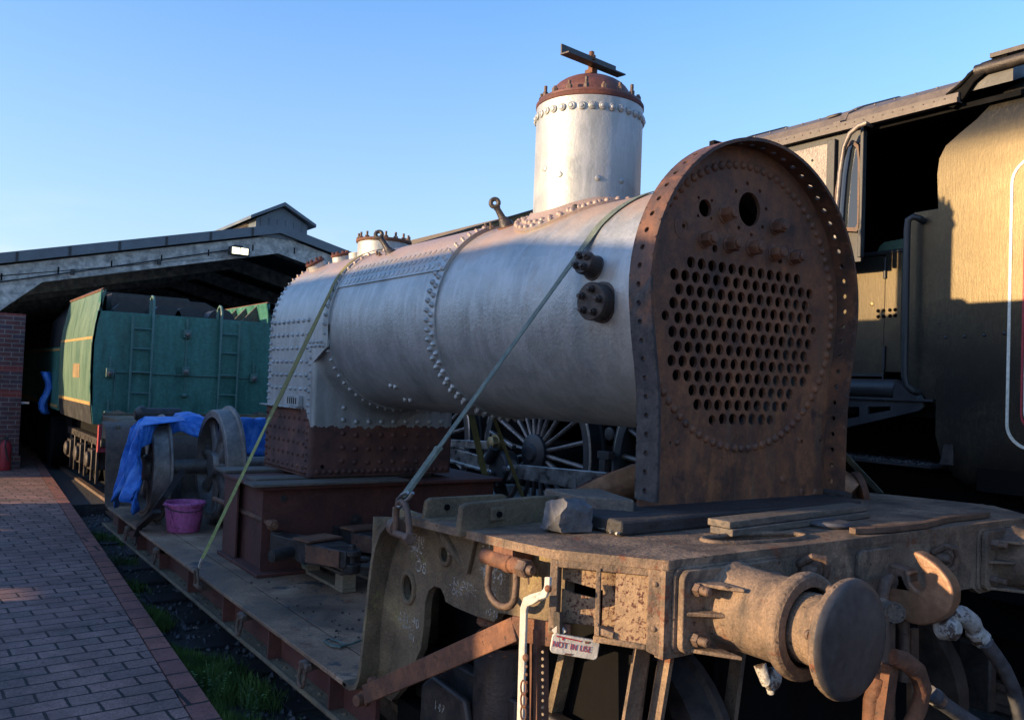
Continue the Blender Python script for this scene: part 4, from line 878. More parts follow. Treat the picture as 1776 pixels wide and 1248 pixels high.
b = MB(); b.prism([(.415, .915), (.46, .915), (.455, 1.115), (.415, 1.115)], lambda a, z, c: dg(a, z, c-.004), .012)
b.prism([(.455, .92), (.58, .91), (.58, .93), (.455, .94)], lambda a, z, c: dg(a, z, c), .04); b.build('hanger_strip', 'rust_wagon', wg, bevel=.002)
b = MB()
for z in (.955, 1.085): b.rivet(dg(.925, z, 0), -nin, .009, .006)
for z in (.95, 1.085): b.rivet(dg(.435, z, -.006), -nin, .006, .001)
build_each(b, 'rivet', 'rust_wagon', wg, k=1)
# right corner, mirrored simply
b = MB(); b.prism([(0, .872), (1, .872), (1, 1.128), (0, 1.128)], lambda a, z, c: (2*WX-dg(a, z, c).x, dg(a, z, c).y, z), .02); b.build('corner_frame', 'rust_wagon', wg)
# side webs (castings) on both sides
XW = 1.69
wo_ = [(3.262, 1.118), (3.30, .60), (3.36, .36), (3.34, .32), (3.20, .33), (3.10, .42), (3.03, .52), (2.975, .60), (2.957, .70), (2.953, .79), (2.93, .84), (2.89, .865), (2.84, .868), (2.812, .845), (2.80, .826), (2.74, .822), (2.69, .822), (2.58, .824), (2.47, .832), (2.449, .868), (2.40, .876), (2.34, .882), (2.23, .90), (2.16, .905), (2.08, .905), (2.08, 1.128), (2.9, 1.115)]
hA = circ(2.815, 1.0, .035, 18, .03); hB = circ(3.092, .816, .045, 18, .052)
for s in (1, -1):
    b = plate(wo_, [hA, hB], .03, (lambda y, z, c: (XW+c, y, z)) if s > 0 else (lambda y, z, c: (2*WX-XW-c, y, z)))
    web = b.build('side_casting', 'rust_side', wg, bevel=.004)
    b = MB()
    for (hy, hz, r1, r2) in ((2.815, 1.0, .04, .036), (3.092, .816, .052, .060)):
        pts = [(XW-.003 if s > 0 else 2*WX-XW+.003, hy+r1*cos(2*pi*i/20), hz+r2*sin(2*pi*i/20)) for i in range(20)]; b.tube(pts, .011, 8, closed=True)
    build_each(b, 'hole_lip', 'rust_side', web)
b = MB()   # fillet where the web meets the neck plate, and stiffening rib
zz = [.36, .45, .60, .774, .88, .97, 1.04, 1.08]
vs = []; 
for z in zz:
    ye = 3.262 if z > .8 else 3.262+(.8-z)*.12
    if z < .5: ye += (.5-z)*.35
    for i in range(7):
        t = pi/2*i/6; r = .085; vs.append((1.603+r*(1-cos(t)) if False else 1.605+.085*sin(t), ye-.105*(1-cos(t)), z))
n = 7; fs = [(k*n+i, k*n+i+1, (k+1)*n+i+1, (k+1)*n+i) for k in range(len(zz)-1) for i in range(n-1)]
b.add(vs, fs); o = b.build('casting_fillet', 'rust_side', wg); o.modifiers.new('solid', 'SOLIDIFY').thickness = .01
b = MB(); b.prism([(2.86, 1.117), (2.58, 1.12), (2.63, .965)], lambda y, z, c: (1.672+c*.5, y, z), .03)
b.tube([(1.665, 2.86, 1.115), (1.668, 2.74, 1.04), (1.68, 2.64, .965)], [.02, .018, .006], 8); b.build('gusset', 'rust_side', wg, bevel=.006)
# black sheets put in for the shade behind the arch
b = MB(); b.box(1.9, 1.92, 2.0, 3.2, .2, 1.10); b.box(1.72, 4.2, 3.0, 3.2, .1, .34); b.build('shade_sheet', 'black_void', wg)
b = MB()   # weathering marks in chalk, as on the casting
X_, Y_ = (0, -1, 0), (0, 0, 1)
for body, sz, y, z in (('1340', .055, 3.04, 1.02), ('O8', .065, 3.0, .915), ('131-90', .055, 3.08, .69), ('IH', .04, 3.05, .625), ('O2', .065, 2.52, 1.08), ('B44', .075, 2.49, .985), ('DH', .045, 2.50, .93), ('3 4 O4', .034, 2.70, .915), ('OUF', .034, 2.72, .875), ('10 M', .036, 2.49, .857)):
    text_mesh(body, sz, (XW-.0012, y, z), X_, Y_, 'chalk', wg, 'chalk_writing', .001, .1)
rc_ = random.Random(4)
def smear(cy, cz, w_, h_, n_):
    b = MB()
    for i in range(n_):
        y, z = cy+rc_.gauss(0, w_), cz+rc_.gauss(0, h_); l, t = rc_.uniform(.006, .022), rc_.uniform(.001, .003); a = rc_.uniform(-.5, .5)
        b.prism([(y-l*cos(a), z-l*sin(a)), (y+l*cos(a), z+l*sin(a)), (y+l*cos(a), z+l*sin(a)+t), (y-l*cos(a), z-l*sin(a)+t)], lambda p, q, c: (XW-.0010-c, p, q), .0008)
    b.build('chalk_smear', 'chalk', wg)
smear(3.04, .975, .022, .012, 34); smear(2.50, .995, .04, .012, 22); smear(3.08, .66, .03, .014, 16); smear(2.66, .90, .05, .012, 14)
# top pieces on the platform
b = MB(); zt = lambda y: ZT-.032*max(0, y-2.1)
b.prism([(1.60, 1.118), (1.98, 1.118), (1.98, 1.205), (1.96, 1.212), (1.63, 1.212), (1.612, 1.20)], lambda x, z, c: (x, 2.86-c, z), .025)
b.box(1.60, 2.0, 2.78, 2.865, 1.118, 1.14); a1 = b.build('stop_angle', 'rust_side', wg, bevel=.005)
b = MB(); b.cyl((1.70, 2.830, 1.175), (1.70, 2.838, 1.175), .012, n=12); b.cyl((1.92, 2.830, 1.175), (1.92, 2.838, 1.175), .012, n=12); b.build('bolt_hole', 'black_void', a1)
b = MB(); b.prism([(1.565, 1.135), (1.575, 1.225), (1.60, 1.235), (1.95, 1.238), (2.2, 1.225), (2.45, 1.16), (2.46, 1.12), (1.565, 1.12)], lambda x, z, c: (x, 2.52+c+.25*(x-1.565)*.6, z), .03)
b.prism([(1.70, 1.165), (1.77, 1.165), (1.77, 1.215), (1.70, 1.215)], lambda x, z, c: (x, 2.508+c+.25*(x-1.565)*.6, z), .02)
a2 = b.build('curved_stop', 'rust_side', wg, bevel=.006)
b = MB(); b.cyl((1.735, 2.532, 1.19), (1.735, 2.525, 1.19), .011, n=12); b.build('bolt_hole', 'black_void', a2)
# sole bar under the deck edge with bottom flange and brackets
for s in (1, -1):
    sx = (lambda x: x) if s > 0 else (lambda x: 2*WX-x)
    b = MB(); b.box(*sorted((sx(1.67), sx(1.69))), 3.3, 9.05, .17, .33); b.build('sole_bar', 'rust_dark', wg)
    b = MB(); b.box(*sorted((sx(1.59), sx(1.78))), 3.25, 9.1, .148, .168)
    b.tube([(sx(1.595), 3.25, .160), (sx(1.595), 9.1, .160)], .014, 8); b.build('bottom_flange', 'rust_side', wg, bevel=.003)
b = MB()
for i in range(7):
    y = 3.62+i*.8; b.prism([(1.60, .168), (1.672, .168), (1.672, .326), (1.60, .326)], lambda x, z, c: (x, y+c, z), .018)
build_each(b, 'web_stiffener', 'rust_dark', wg, k=1)
b = MB()
for i in range(40):
    y = 3.4+i*.142; b.rivet((1.63+.012*(i % 2), y, .168), (0, 0, 1), .013, .008)
build_each(b, 'flange_rivet', 'rust_side', wg, k=1)
def ring(y, z, x=1.575, hang=.10, par=wg, lean=0., mat='iron_brown'):
    b = MB(); b.lathe((x+.03, y, z), (-1, 0, 0), [(.018, 0), (.026, .01), (.026, .035), (.018, .045)], 12); b.cyl((x, y-.04, z), (x, y+.04, z), .014, n=10); b.lathe((x, y-.04, z), (0, -1, 0), [(.020, 0), (.020, .014), (.015, .018)], 6)
    b.box(x+.02, x+.10, y-.03, y+.03, z-.02, z+.02)
    e = b.build('lashing_eye', mat, par)
    b = MB(); pts = [(x-.005-lean*.0, y-.028, z), (x-.012+lean*.3, y-.033, z-hang*.55)]
    for i in range(7):
        t = pi*i/6; pts.append((x-.014+lean*.5, y-.033*cos(t), z-hang*.6-.4*hang*sin(t)))
    pts += [(x-.012+lean*.3, y+.033, z-hang*.55), (x-.005, y+.028, z)]
    b.tube(pts, .0095, 8); b.build('ring', mat, e)
ring(3.86, .305); ring(4.80, .305); ring(6.85, .305); ring(7.9, .305)
# ring at the yellow strap: standing up
b = MB(); b.cyl((1.565, 5.60, .29), (1.565, 5.72, .29), .014, n=10); b.box(1.58, 1.66, 5.62, 5.70, .265, .31)
b.tube([(1.56, 5.62, .29), (1.555, 5.63, .36), (1.555, 5.645, .39), (1.555, 5.66, .40), (1.555, 5.675, .39), (1.555, 5.69, .36), (1.56, 5.70, .29)], .010, 8); b.build('lashing_ring', 'iron_brown', wg)
# big shackle at the top of the neck
b = MB(); p1, p2 = at(688, 926, x=1.56), at(716, 934, x=1.52)
c0 = (p1+p2)/2
b.cyl(at(680, 922, x=1.56), at(712, 934, x=1.53), .014, n=12); b.lathe(at(708, 933, x=1.53), (at(712, 934, x=1.53)-at(680, 922, x=1.56)), [(.024, 0), (.024, .02), (.02, .024)], 6)
b.lathe(at(684, 912, x=1.575), (at(712, 926, x=1.545)-at(684, 912, x=1.575)), [(.035, 0), (.035, .05)], 16)
U = [at(686, 925, x=1.555), at(687, 900, x=1.555), at(688, 882, x=1.552), at(692, 872, x=1.548), at(697, 869, x=1.545), at(703, 874, x=1.54), at(706, 885, x=1.537), at(709, 905, x=1.535), at(710, 930, x=1.533)]
b.tube(U, .0125, 10); b.build('neck_shackle', 'iron_brown', wg)
# hanging ring on its orange pin
b = MB(); q1, q2 = Vector((1.605, 2.415, 1.075)), Vector((1.605, 2.205, 1.078)); b.cyl(q1, q2, .026, n=18); b.lathe(q1+(q2-q1)*.62, q2-q1, [(.026, 0), (.030, .004), (.030, .03), (.026, .034)], 18); b.box(1.60, 1.68, 2.25, 2.36, 1.085, 1.125)
pn = b.build('ring_pin', 'rust_orange', wg)
b = MB(); b.lathe(q2, q2-q1, [(.030, 0), (.030, .035), (.024, .04)], 6); b.lathe(q2+Vector((0, -.04, 0)), (0, -1, 0), [(.016, 0), (.016, .015), (.012, .02)], 10); b.cyl(q2+Vector((0, -.035, .01)), q2+Vector((0, -.04, -.045)), .003, n=6); b.build('nut', 'iron_brown', pn)
b = MB(); pts = [(1.60, 2.375, 1.07), (1.598, 2.38, 1.02)]+[(1.596, 2.30+.08*cos(pi*i/8), .99-.055*sin(pi*i/8)) for i in range(9)]+[(1.598, 2.22, 1.02), (1.60, 2.225, 1.07)]
b.tube(pts, .012, 10); b.build('ring', 'iron_brown', pn)
# step bar: flat strap from the deck corner up to the lever
b = MB(); s0, s1, s2 = at(632, 1204, x=1.575), at(893, 1090, x=1.575), at(925, 1083, x=1.58)
b.beam(s0, s1, .012, .075); b.beam(s1+Vector((0, .012, 0)), Vector((1.66, 2.02, .90)), .012, .075); sb_ = b.build('diagonal_strap', 'rust_orange', wg, bevel=.003)
b = MB(); b.lathe(at(628, 1212, x=1.585), (-1, -.25, 0), [(.034, -.02), (.034, .0), (.024, .0), (.024, .03), (.02, .034)], 12); b.lathe(at(650, 1180, x=1.62), (-1, 0, 0), [(.02, 0), (.02, .02), (.012, .03)], 8); b.build('strap_bolt', 'rust_orange', sb_)
# white lever
b = MB(); lv = [at(903, 1260, x=1.56), at(906, 1150, x=1.56), at(909, 1055, x=1.56), at(913, 1043, x=1.56), at(924, 1038, x=1.56), at(938, 1033, x=1.56), at(946, 1028, x=1.56), at(950, 1018, x=1.56), at(951, 1000, x=1.565)]
b.ribbon(lv, [Vector((0, -1, 0))]*5+[Vector((-.2, -.6, 0))]*1+[Vector((-.2, -1, 0))]*3, .030, .010)
lv_ = b.build('hand_lever', 'white', wg, bevel=.002)
b = MB(); b.rivet(at(951, 1020, x=1.556), (-1, -.3, 0), .012, .012); b.rivet(at(912, 1140, x=1.554), (-1, -.3, 0), .012, .008, 12)
for k in range(5): b.rivet(at(913, 1155+k*14, x=1.554), (-1, -.3, 0), .005, .002, 8)
for k in range(3):
    c = at(908, 1192+k*22, x=1.53); b.tube([c+Vector((0, .014*cos(2*pi*i/10), .022*sin(2*pi*i/10))) for i in range(10)], .003, 6, closed=True)
build_each(b, 'pin_or_link', 'rust_orange', lv_, k=1)
b = MB(); b.beam(at(938, 1262, x=1.62), at(938, 1090, x=1.62), .02, .045, (1, 0, 0)); b.beam(at(925, 1262, x=1.61), at(925, 1090, x=1.61), .01, .02, (1, 0, 0)); ra = b.build('lever_rack', 'rust_orange', wg)
b = MB()
for k in range(11): b.rivet(at(941, 1130+k*12, x=1.595), (-1, -.4, 0), .005, .001, 8)
build_each(b, 'lit_hole_dot', 'pine', ra, k=1)  # pale dots paint in the light seen through the rack
b = MB(); b.beam(at(968, 1060, x=1.63), at(968, 1112, x=1.63), .012, .03); b.beam((1.615, 2.045, .90), (1.615, 2.045, .78), .016, .016); b.build('post_foot', 'iron', wg)
# NOT IN USE plate
pp = [at(950, 1095, x=1.60), at(1032, 1109, x=1.72), at(1031, 1142, x=1.72), at(953, 1131, x=1.60)]
ex = (pp[1]-pp[0]).normalized(); ez = Vector((0, 0, 1)); ez = (ez-ex*ez.dot(ex)).normalized(); en = ex.cross(ez)   # faces outwards to the viewer
Wp = (pp[1]-pp[0]).length; Hp = (pp[0]-pp[3]).length*.98; o0 = pp[3]
def pm(a, c, d): return o0+ex*a+ez*c-en*d
b = MB(); b.prism(rrect(0, Wp, 0, Hp, .012, 4), pm, .012); npx = b.build('notice_plate', 'white', wg, bevel=.002)
text_mesh('NOT IN USE', Hp*.44, pm(Wp*.43, Hp*.47, -.0012), ex, ez, 'red', npx, 'notice_lettering', .0015, 0, Wp*.80)
b = MB(); b.prism([(.012, Hp*.93), (Wp*.62, Hp*.86), (Wp*.62, Hp*.80), (.012, Hp*.86)], lambda a, c, d: pm(a, c, d-.0015), .0015); b.prism([(.03, Hp*.87), (.036, Hp*.87), (.036, Hp*.74), (.03, Hp*.74)], lambda a, c, d: pm(a, c, d-.0015), .0015); b.build('notice_lettering', 'red', npx)
b = MB(); b.prism([(Wp*.30, -.03), (Wp*.33, Hp*.12), (Wp*.50, Hp*.13), (Wp*.45, Hp*.04)], lambda a, c, d: pm(a, max(c, 0.001), d-.0012), .001); b.prism([(Wp*.68, Hp*.88), (Wp*.8, Hp*.9), (Wp*.78, Hp*.78), (Wp*.70, Hp*.76)], lambda a, c, d: pm(a, c, d-.0012), .001); b.build('rust_patch', 'rust_orange', npx)
b = MB(); b.beam(pm(.01, Hp*.9, .02), Vector((1.64, 2.03, .93)), .012, .03); b.build('notice_bracket', 'white', npx)
# mossy post and hangers under the headstock
b = MB(); b.beam(at(984, 1132, x=1.85), at(955, 1262, x=1.85), .03, .05, (1, 0, 0)); b.build('mossy_post', 'rust_side', wg)
b = MB(); b.beam((1.875, 1.93, .88), (1.78, 1.98, .10), .06, .012, (0, 1, 0)); b.beam((1.955, 1.90, .88), (1.86, 1.95, .10), .016, .05, (0, 1, 0)); b.beam((1.93, 1.98, .88), (1.84, 2.0, .10), .06, .012, (0, 1, 0)); b.beam((2.42, 2.0, .88), (2.30, 2.0, .1), .02, .05, (0, 1, 0)); build_each(b, 'guard_iron', 'rust_wagon', wg, k=1)
# rust coil spring, bogie and wheels
b = MB(); pts = []
for i in range(70):
    t = 2*pi*i/14; pts.append((1.84+.10*cos(t), 2.60+.10*sin(t), .60+.27*i/70))
b.tube(pts, .018, 8); b.lathe((1.84, 2.60, .86), (0, 0, 1), [(.13, 0), (.13, .02), (.11, .05)], 24); cs2 = b.build('coil_spring', 'rust_orange', wg)
b = MB(); b.lathe((1.84, 2.60, .70), (0, 0, -1), [(.115, 0), (.12, .05), (.12, .35)], 24); b.build('spring_seat', 'iron', cs2)
b = MB(); b.prism([(2.98, .10), (2.66, .10), (2.62, .40), (2.66, .50), (2.90, .52), (2.98, .46)], lambda y, z, c: (1.70+c, y, z), .03); hp = b.build('horn_plate', 'iron', wg, bevel=.01)
text_mesh('147', .05, (1.6985, 2.83, .42), X_, Y_, 'chalk', hp, 'chalk_writing', .001)
bg_ = MB(); bg_.box(1.80, 1.86, 1.95, 3.2, .25, .55); bg_.box(4.06, 4.12, 1.95, 3.2, .25, .55); bg_.box(1.95, 3.97, 2.5, 2.7, .3, .6); bg_.box(1.78, 1.96, 2.45, 2.62, .2, .55); bg_.lathe((1.78, 2.53, .36), (-1, 0, 0), [(.08, 0), (.08, .05), (.05, .07)], 16)
bg_.build('bogie_frame', 'iron', wg, bevel=.01)
for y0 in (2.3, 2.95, 9.4, 10.1):
    b = MB(); b.cyl((2.2, y0, .36), (3.72, y0, .36), .07, n=16)
    for s in (-1, 1):
        x = WX+s*.75; b.lathe((x-s*.07, y0, .36), (s, 0, 0), [(.43, 0), (.43, .03), (.41, .04), (.40, .14), (.33, .15), (.31, .09), (.14, .07), (.12, .16)], 40)
    b.build('wheelset', 'iron', wg)
b = MB(); b.box(1.84, 4.08, 9.15, 10.9, .86, 1.12); b.box(1.84, 4.08, 10.86, 10.9, .8, 1.15); b.build('far_platform', 'rust_side', wg, bevel=.01)
b = MB(); b.prism([(9.1, .45), (9.2, 1.1), (9.7, 1.1), (9.7, .85), (9.45, .80), (9.4, .45)], lambda y, z, c: (1.69+c, y, z), .03); b.build('side_casting', 'rust_side', wg)
# buffers
def buffer(x, nm='buffer'):
    z = 1.005; y = 1.78; f = 1 if x < WX else -1
    b = MB(); b.prism(rrect(x-.225, x+.225, .888, 1.128, .03), lambda a, c, d: (a, y-.022+d, c), .022)
    b.lathe((x, y-.02, z), (0, -1, 0), [(.134, 0), (.128, .02), (.124, .06), (.123, .15), (.125, .20), (.136, .222), (.148, .232), (.152, .245), (.150, .262), (.140, .270), (.112, .272), (.112, .18)], 48, cap=False)
    for (dx, dz) in ((-1, .35), (-1, -.45), (-1, 0), (1, .35), (1, -.45), (1, 0)):
        b.prism([(x+dx*.10, y-.022), (x+dx*(.215 if dz == 0 else .19), y-.022), (x+dx*.112, y-.15 if dz else y-.10)], lambda a, c, d: (a, c, z+dz*.24-.006+d), .012)
    bf = b.build(nm, 'rust_wagon', wg, bevel=.003, sharp=30)
    b = MB(); b.lathe((x, y-.2, z), (0, -1, 0), [(.098, 0), (.098, .12), (.102, .15), (.112, .18), (.125, .195)], 40); b.build('buffer_ram', 'rust_wagon', bf, sharp=60)
    b = MB(); b.lathe((x, y-.385, z), (0, -1, 0), [(.122, 0), (.150, .004), (.160, .012), (.163, .02), (.160, .030)], 56); b.build('buffer_flange', 'rust_wagon', bf, sharp=60)
    b = MB(); b.lathe((x, y-.414, z), (0, -1, 0), [(.1605, 0), (.158, .006), (.14, .012), (.10, .018), (.05, .0215), (.001, .0225)], 56, cap=False); b.build('buffer_head', M['buffer_face'], bf, sharp=80)
    b = MB()
    for i in range(6):
        t = pi*.5+2*pi*i/6+.35; d = Vector((cos(t), 0, sin(t))); b.lathe(Vector((x, y-.385, z))+d*.138, (0, 1, 0), [(.014, -.002), (.013, .008), (.006, .014)], 10)
    build_each(b, 'head_rivet', 'iron_brown', bf); b = MB()
    for dx in (-.178, .178):
        for dz in (.071, -.074): b.lathe((x+dx, y-.022, z+dz), (0, -1, 0), [(.021, 0), (.021, .022), (.018, .026)], 6); b.lathe((x+dx, y-.046, z+dz), (0, -1, 0), [(.0135, 0), (.0135, .03), (.01, .034)], 12)
    build_each(b, 'bolt', 'iron_brown', bf, k=2)
    b = MB(); b.lathe((x, y-.275, z), (0, -1, 0), [(.111, 0), (.111, -.004), (.099, -.004), (.099, 0)], 40, cap=False); b.build('black_ring', 'black_void', bf)  # black ring closing the gap round the ram
M['buffer_face'] = worn('dark_buffer_face', [(.25, (.03, .028, .03)), (.5, (.075, .068, .066)), (.75, (.12, .10, .085))], 5, .45, .1, 30, .15)  # darker tone for the buffer heads
buffer(2.088); buffer(2*WX-2.088)
# buffers at the far end
b = MB()
for x in (2.088, 3.832): b.lathe((x, 10.9, 1.0), (0, 1, 0), [(.13, 0), (.13, .3), (.1, .3), (.1, .42), (.16, .44), (.16, .46)], 24)
build_each(b, 'far_buffer', 'rust_wagon', wg, k=1)
# draw hook
HK = WX
Dq = [(465, 205), (480, 195), (520, 213), (565, 240), (600, 268), (635, 298), (665, 335), (692, 370), (710, 410), (720, 455), (716, 510), (702, 548), (680, 582), (640, 620), (590, 645), (520, 655), (450, 640), (385, 605), (340, 560), (315, 500), (318, 440), (343, 375), (330, 325), (345, 300), (380, 303), (440, 318), (462, 335), (436, 350), (455, 392), (488, 432), (518, 441), (542, 428), (549, 395), (540, 350), (522, 305), (498, 265)]
b = MB(); b.prism([tuple(at(1460+x/3.585, 900+y/3.585, x=HK).yz) for x, y in Dq], lambda y, z, c: (HK-.030+c, y, z), .060)
hk_o = b.build('draw_hook', 'hook_rust', wg, sharp=180); rm = hk_o.modifiers.new('remesh', 'REMESH'); rm.mode = 'VOXEL'; rm.voxel_size = .0045; rm.use_smooth_shade = True; sm_ = hk_o.modifiers.new('smooth', 'SMOOTH'); sm_.factor = .5; sm_.iterations = 9
b = MB(); b.prism([(1.80, .96), (1.80, 1.06), (1.70, 1.05), (1.68, .97)], lambda y, z, c: (HK-.03+c, y, z), .06); b.build('hook_shank', 'iron_brown', wg, bevel=.008)
b = MB()   # coupling link and drop bars
b.tube([at(1545, 1000, x=2.86), at(1535, 1010, x=2.82), at(1530, 1030, x=2.81), at(1531, 1060, x=2.81), at(1532, 1110, x=2.80), at(1528, 1165, x=2.80)], [.016, .022, .022, .022, .022, .03], 10)
b.tube([at(1566, 1040, x=3.0), at(1568, 1100, x=3.0), at(1566, 1180, x=3.0)], .02, 10)
b.beam(at(1540, 1080, y=1.75), at(1540, 1262, y=1.75), .06, .02, (0, 1, 0)); b.beam(at(1583, 1090, y=1.8), at(1583, 1262, y=1.8), .05, .02, (0, 1, 0)); b.build('coupling_link', 'iron_brown', wg)
b = MB(); pr = at(1552, 1132, y=1.52)
b.ribbon([at(1530, 1262, y=1.56), at(1538, 1200, y=1.56), at(1545, 1150, y=1.55)], (1, 0, 0), .05, .03)
b.tube([at(1549, 1138, y=1.53), at(1570, 1146, y=1.52), at(1592, 1165, y=1.52), at(1601, 1195, y=1.52), at(1594, 1225, y=1.53), at(1578, 1262, y=1.54)], [.026, .03, .033, .034, .034, .034], 14, flat=((0, 1, 0), .7))
b.tube([at(1512, 1262, y=1.60), at(1514, 1215, y=1.60), at(1524, 1172, y=1.58)], [.03, .03, .025], 12); b.build('shackle_link', 'rust_orange', wg, sharp=60)
b = MB(); b.cyl(at(1526, 1050, y=1.56), at(1553, 1062, y=1.44), .027, n=18); b.lathe(at(1553, 1062, y=1.44), at(1553, 1062, y=1.44)-at(1526, 1050, y=1.56), [(.03, -.02), (.03, 0), (.022, 0), (.022, -.03)], 18, cap=False); b.build('pipe_stub', 'rust_wagon', wg)
# eye brackets on the headstock
for u, v in ((1411, 990), (1640, 968)):
    p = at(u, v, y=1.75); b = MB(); b.tube([p+Vector((-.03, .035, .02)), p+Vector((-.02, -.01, .05)), p+Vector((.01, -.03, .045)), p+Vector((.03, -.03, .01)), p+Vector((.03, -.02, -.03)), p+Vector((.01, .0, -.05))], .013, 8)
    b.lathe(p+Vector((0, .02, 0)), (0, -1, 0), [(.03, -.01), (.03, .02), (.015, .04)], 10); b.build('eye_bracket', 'iron_brown', wg)
# brake hoses
b = MB(); b.lathe(at(1640, 1088, y=1.6), (0, -1, .2), [(.03, -.03), (.042, -.02), (.042, .03), (.02, .05)], 16); b.tube([at(1640, 1075, y=1.6), at(1652, 1065, y=1.58), at(1668, 1066, y=1.58), at(1684, 1078, y=1.58), at(1692, 1092, y=1.58)], [.02, .028, .034, .034, .028], 12)
b.lathe(at(1688, 1092, y=1.58), at(1712, 1118, y=1.58)-at(1688, 1092, y=1.58), [(.030, 0), (.034, .01), (.034, .03), (.028, .035), (.036, .05), (.036, .075), (.03, .08), (.03, .11)], 8)
M['chipped'] = worn('flaking_white_fitting', [(.3, (.34, .33, .31)), (.7, (.5, .49, .47))], 14, .6, 0, 50, .9, spots=((.07, .045, .035), 16, .52))
hf = b.build('hose_coupling', 'chipped', wg, bevel=.003)
b = MB(); b.tube([at(*q, y=1.56) for q in [(1708, 1112), (1725, 1135), (1742, 1160), (1756, 1190), (1764, 1220), (1768, 1250), (1752, 1285), (1720, 1275), (1690, 1255), (1660, 1236), (1630, 1215), (1612, 1200)]], .026, 14); b.build('brake_hose', 'hose', wg)
b = MB(); b.lathe(at(1628, 1213, y=1.56), at(1612, 1200, y=1.56)-at(1628, 1213, y=1.56), [(.030, 0), (.030, .03)], 16); b.build('hose_clip', 'steel', wg)
# little white tap under the buffer
b = MB(); tpv = at(1335, 1175, y=1.78); b.tube([tpv+Vector((-.05, 0, .05)), tpv+Vector((-.045, -.02, 0)), tpv, tpv+Vector((.01, 0, -.05))], [.02, .016, .02, .012], 10); b.lathe(tpv, (0, -1, 0), [(.035, 0), (.035, .02), (.02, .03)], 16); b.build('tap', 'chipped', wg)
b = MB(); b.beam(at(1290, 1150, y=2.1), at(1262, 1262, y=2.1), .02, .02); b.box(2.2, 3.8, 2.1, 2.14, .25, .45); b.build('brake_beam', 'iron', wg)
b = MB(); b.box(2.35, 4.0, 2.06, 3.1, .0, .84); b.box(1.98, 2.34, 2.5, 3.1, .0, .84); b.build('shade_block', 'black_void', wg)  # added black block that paints the gap under the headstock as shade
#@@BOILER
# ================================================================= BOILER
BX, BZ, BR = 2.862, 2.015, .547
bo = thing('silver_boiler', 'silver painted locomotive boiler with tall steam dome and rusty perforated tube plate', 'boiler', (BX, 4.4, 1.0))
def cyp(a, y, r): return Vector((BX+r*cos(a), y, BZ+r*sin(a)))     # a measured from +x
def shell(y0, y1, r, t, a0=0, a1=2*pi, n=120, ny=2, mat='silver', name='barrel'):
    b = MB(); full = abs(a1-a0-2*pi) < 1e-6; N = n if full else n+1; vs = []; fs = []
    for y in [y0+(y1-y0)*k/ny for k in range(ny+1)]:
        for i in range(N):
            a = a0+(a1-a0)*i/n; vs += [cyp(a, y, r), cyp(a, y, r-t)]
    row = 2*N
    for k in range(ny):
        for i in range(n):
            j = (i+1) % N; o = k*row
            fs += [(o+2*i, o+2*j, o+row+2*j, o+row+2*i), (o+2*i+1, o+2*j+1, o+row+2*j+1, o+row+2*i+1)]
    for o in (0, ny*row):
        for i in range(n): j = (i+1) % N; fs.append((o+2*i, o+2*j, o+2*j+1, o+2*i+1))
    if not full:
        for i in (0, n): fs.append((2*i, 2*i+1, ny*row+2*i+1, ny*row+2*i))
    b.add(vs, fs); return b.build(name, mat, bo)
front = shell(2.405, 4.20, BR, .012)
rear = shell(4.055, 5.62, BR+.012, .012)
a_s = atan2(2.262-BZ, -(sqrt(.559**2-(2.262-BZ)**2)))       # height of the long seam on the left
strap_pl = shell(4.06, 5.50, BR+.022, .0098, pi-(pi-a_s), radians(112), 40, 2, name='seam_plate')
# rivets round the seams
b = MB(); nn = 66
for k in range(nn):
    for row, y in enumerate((4.085, 4.135)):
        a = 2*pi*(k+.5*row)/nn; d = Vector((cos(a), 0, sin(a))); 
        if sin(a) > .93: continue
        b.rivet(cyp(a, y, BR+.012), d, .017, .022, 8, cone=True)
build_each(b, 'seam_rivet', 'silver', rear, k=1)
b = MB()
for k in range(20):
    for row in range(3):
        a = a_s-radians(3.5+row*6.2); y = 4.20+(k+.5*(row % 2))*.062
        b.lathe(cyp(a, y, BR+.022), Vector((cos(a), 0, sin(a))), [(.021, -.002), (.020, .003), (.012, .0055)], 12)
build_each(b, 'flat_rivet', 'silver', strap_pl, k=1)
b = MB()
for a0, ys in ((pi-.06, (4.86, 4.93)), ):
    pass
for q in ((678, 668), (686, 670), (703, 692), (712, 693)):
    d = at(*q, x=2.5); a_ = None
    # nearest hit on the cylinder
    r0 = (d-CAM).normalized(); A = r0.x**2+r0.z**2; ox, oz = -BX, H-BZ; B_ = 2*(ox*r0.x+oz*r0.z); C_ = ox*ox+oz*oz-(.559)**2; t = (-B_-sqrt(max(0, B_*B_-4*A*C_)))/2/A; p = CAM+r0*t
    b.rivet(p, Vector((p.x-BX, 0, p.z-BZ)), .016, .02, 8, cone=True)
build_each(b, 'plug_rivet', 'silver', rear, k=1)
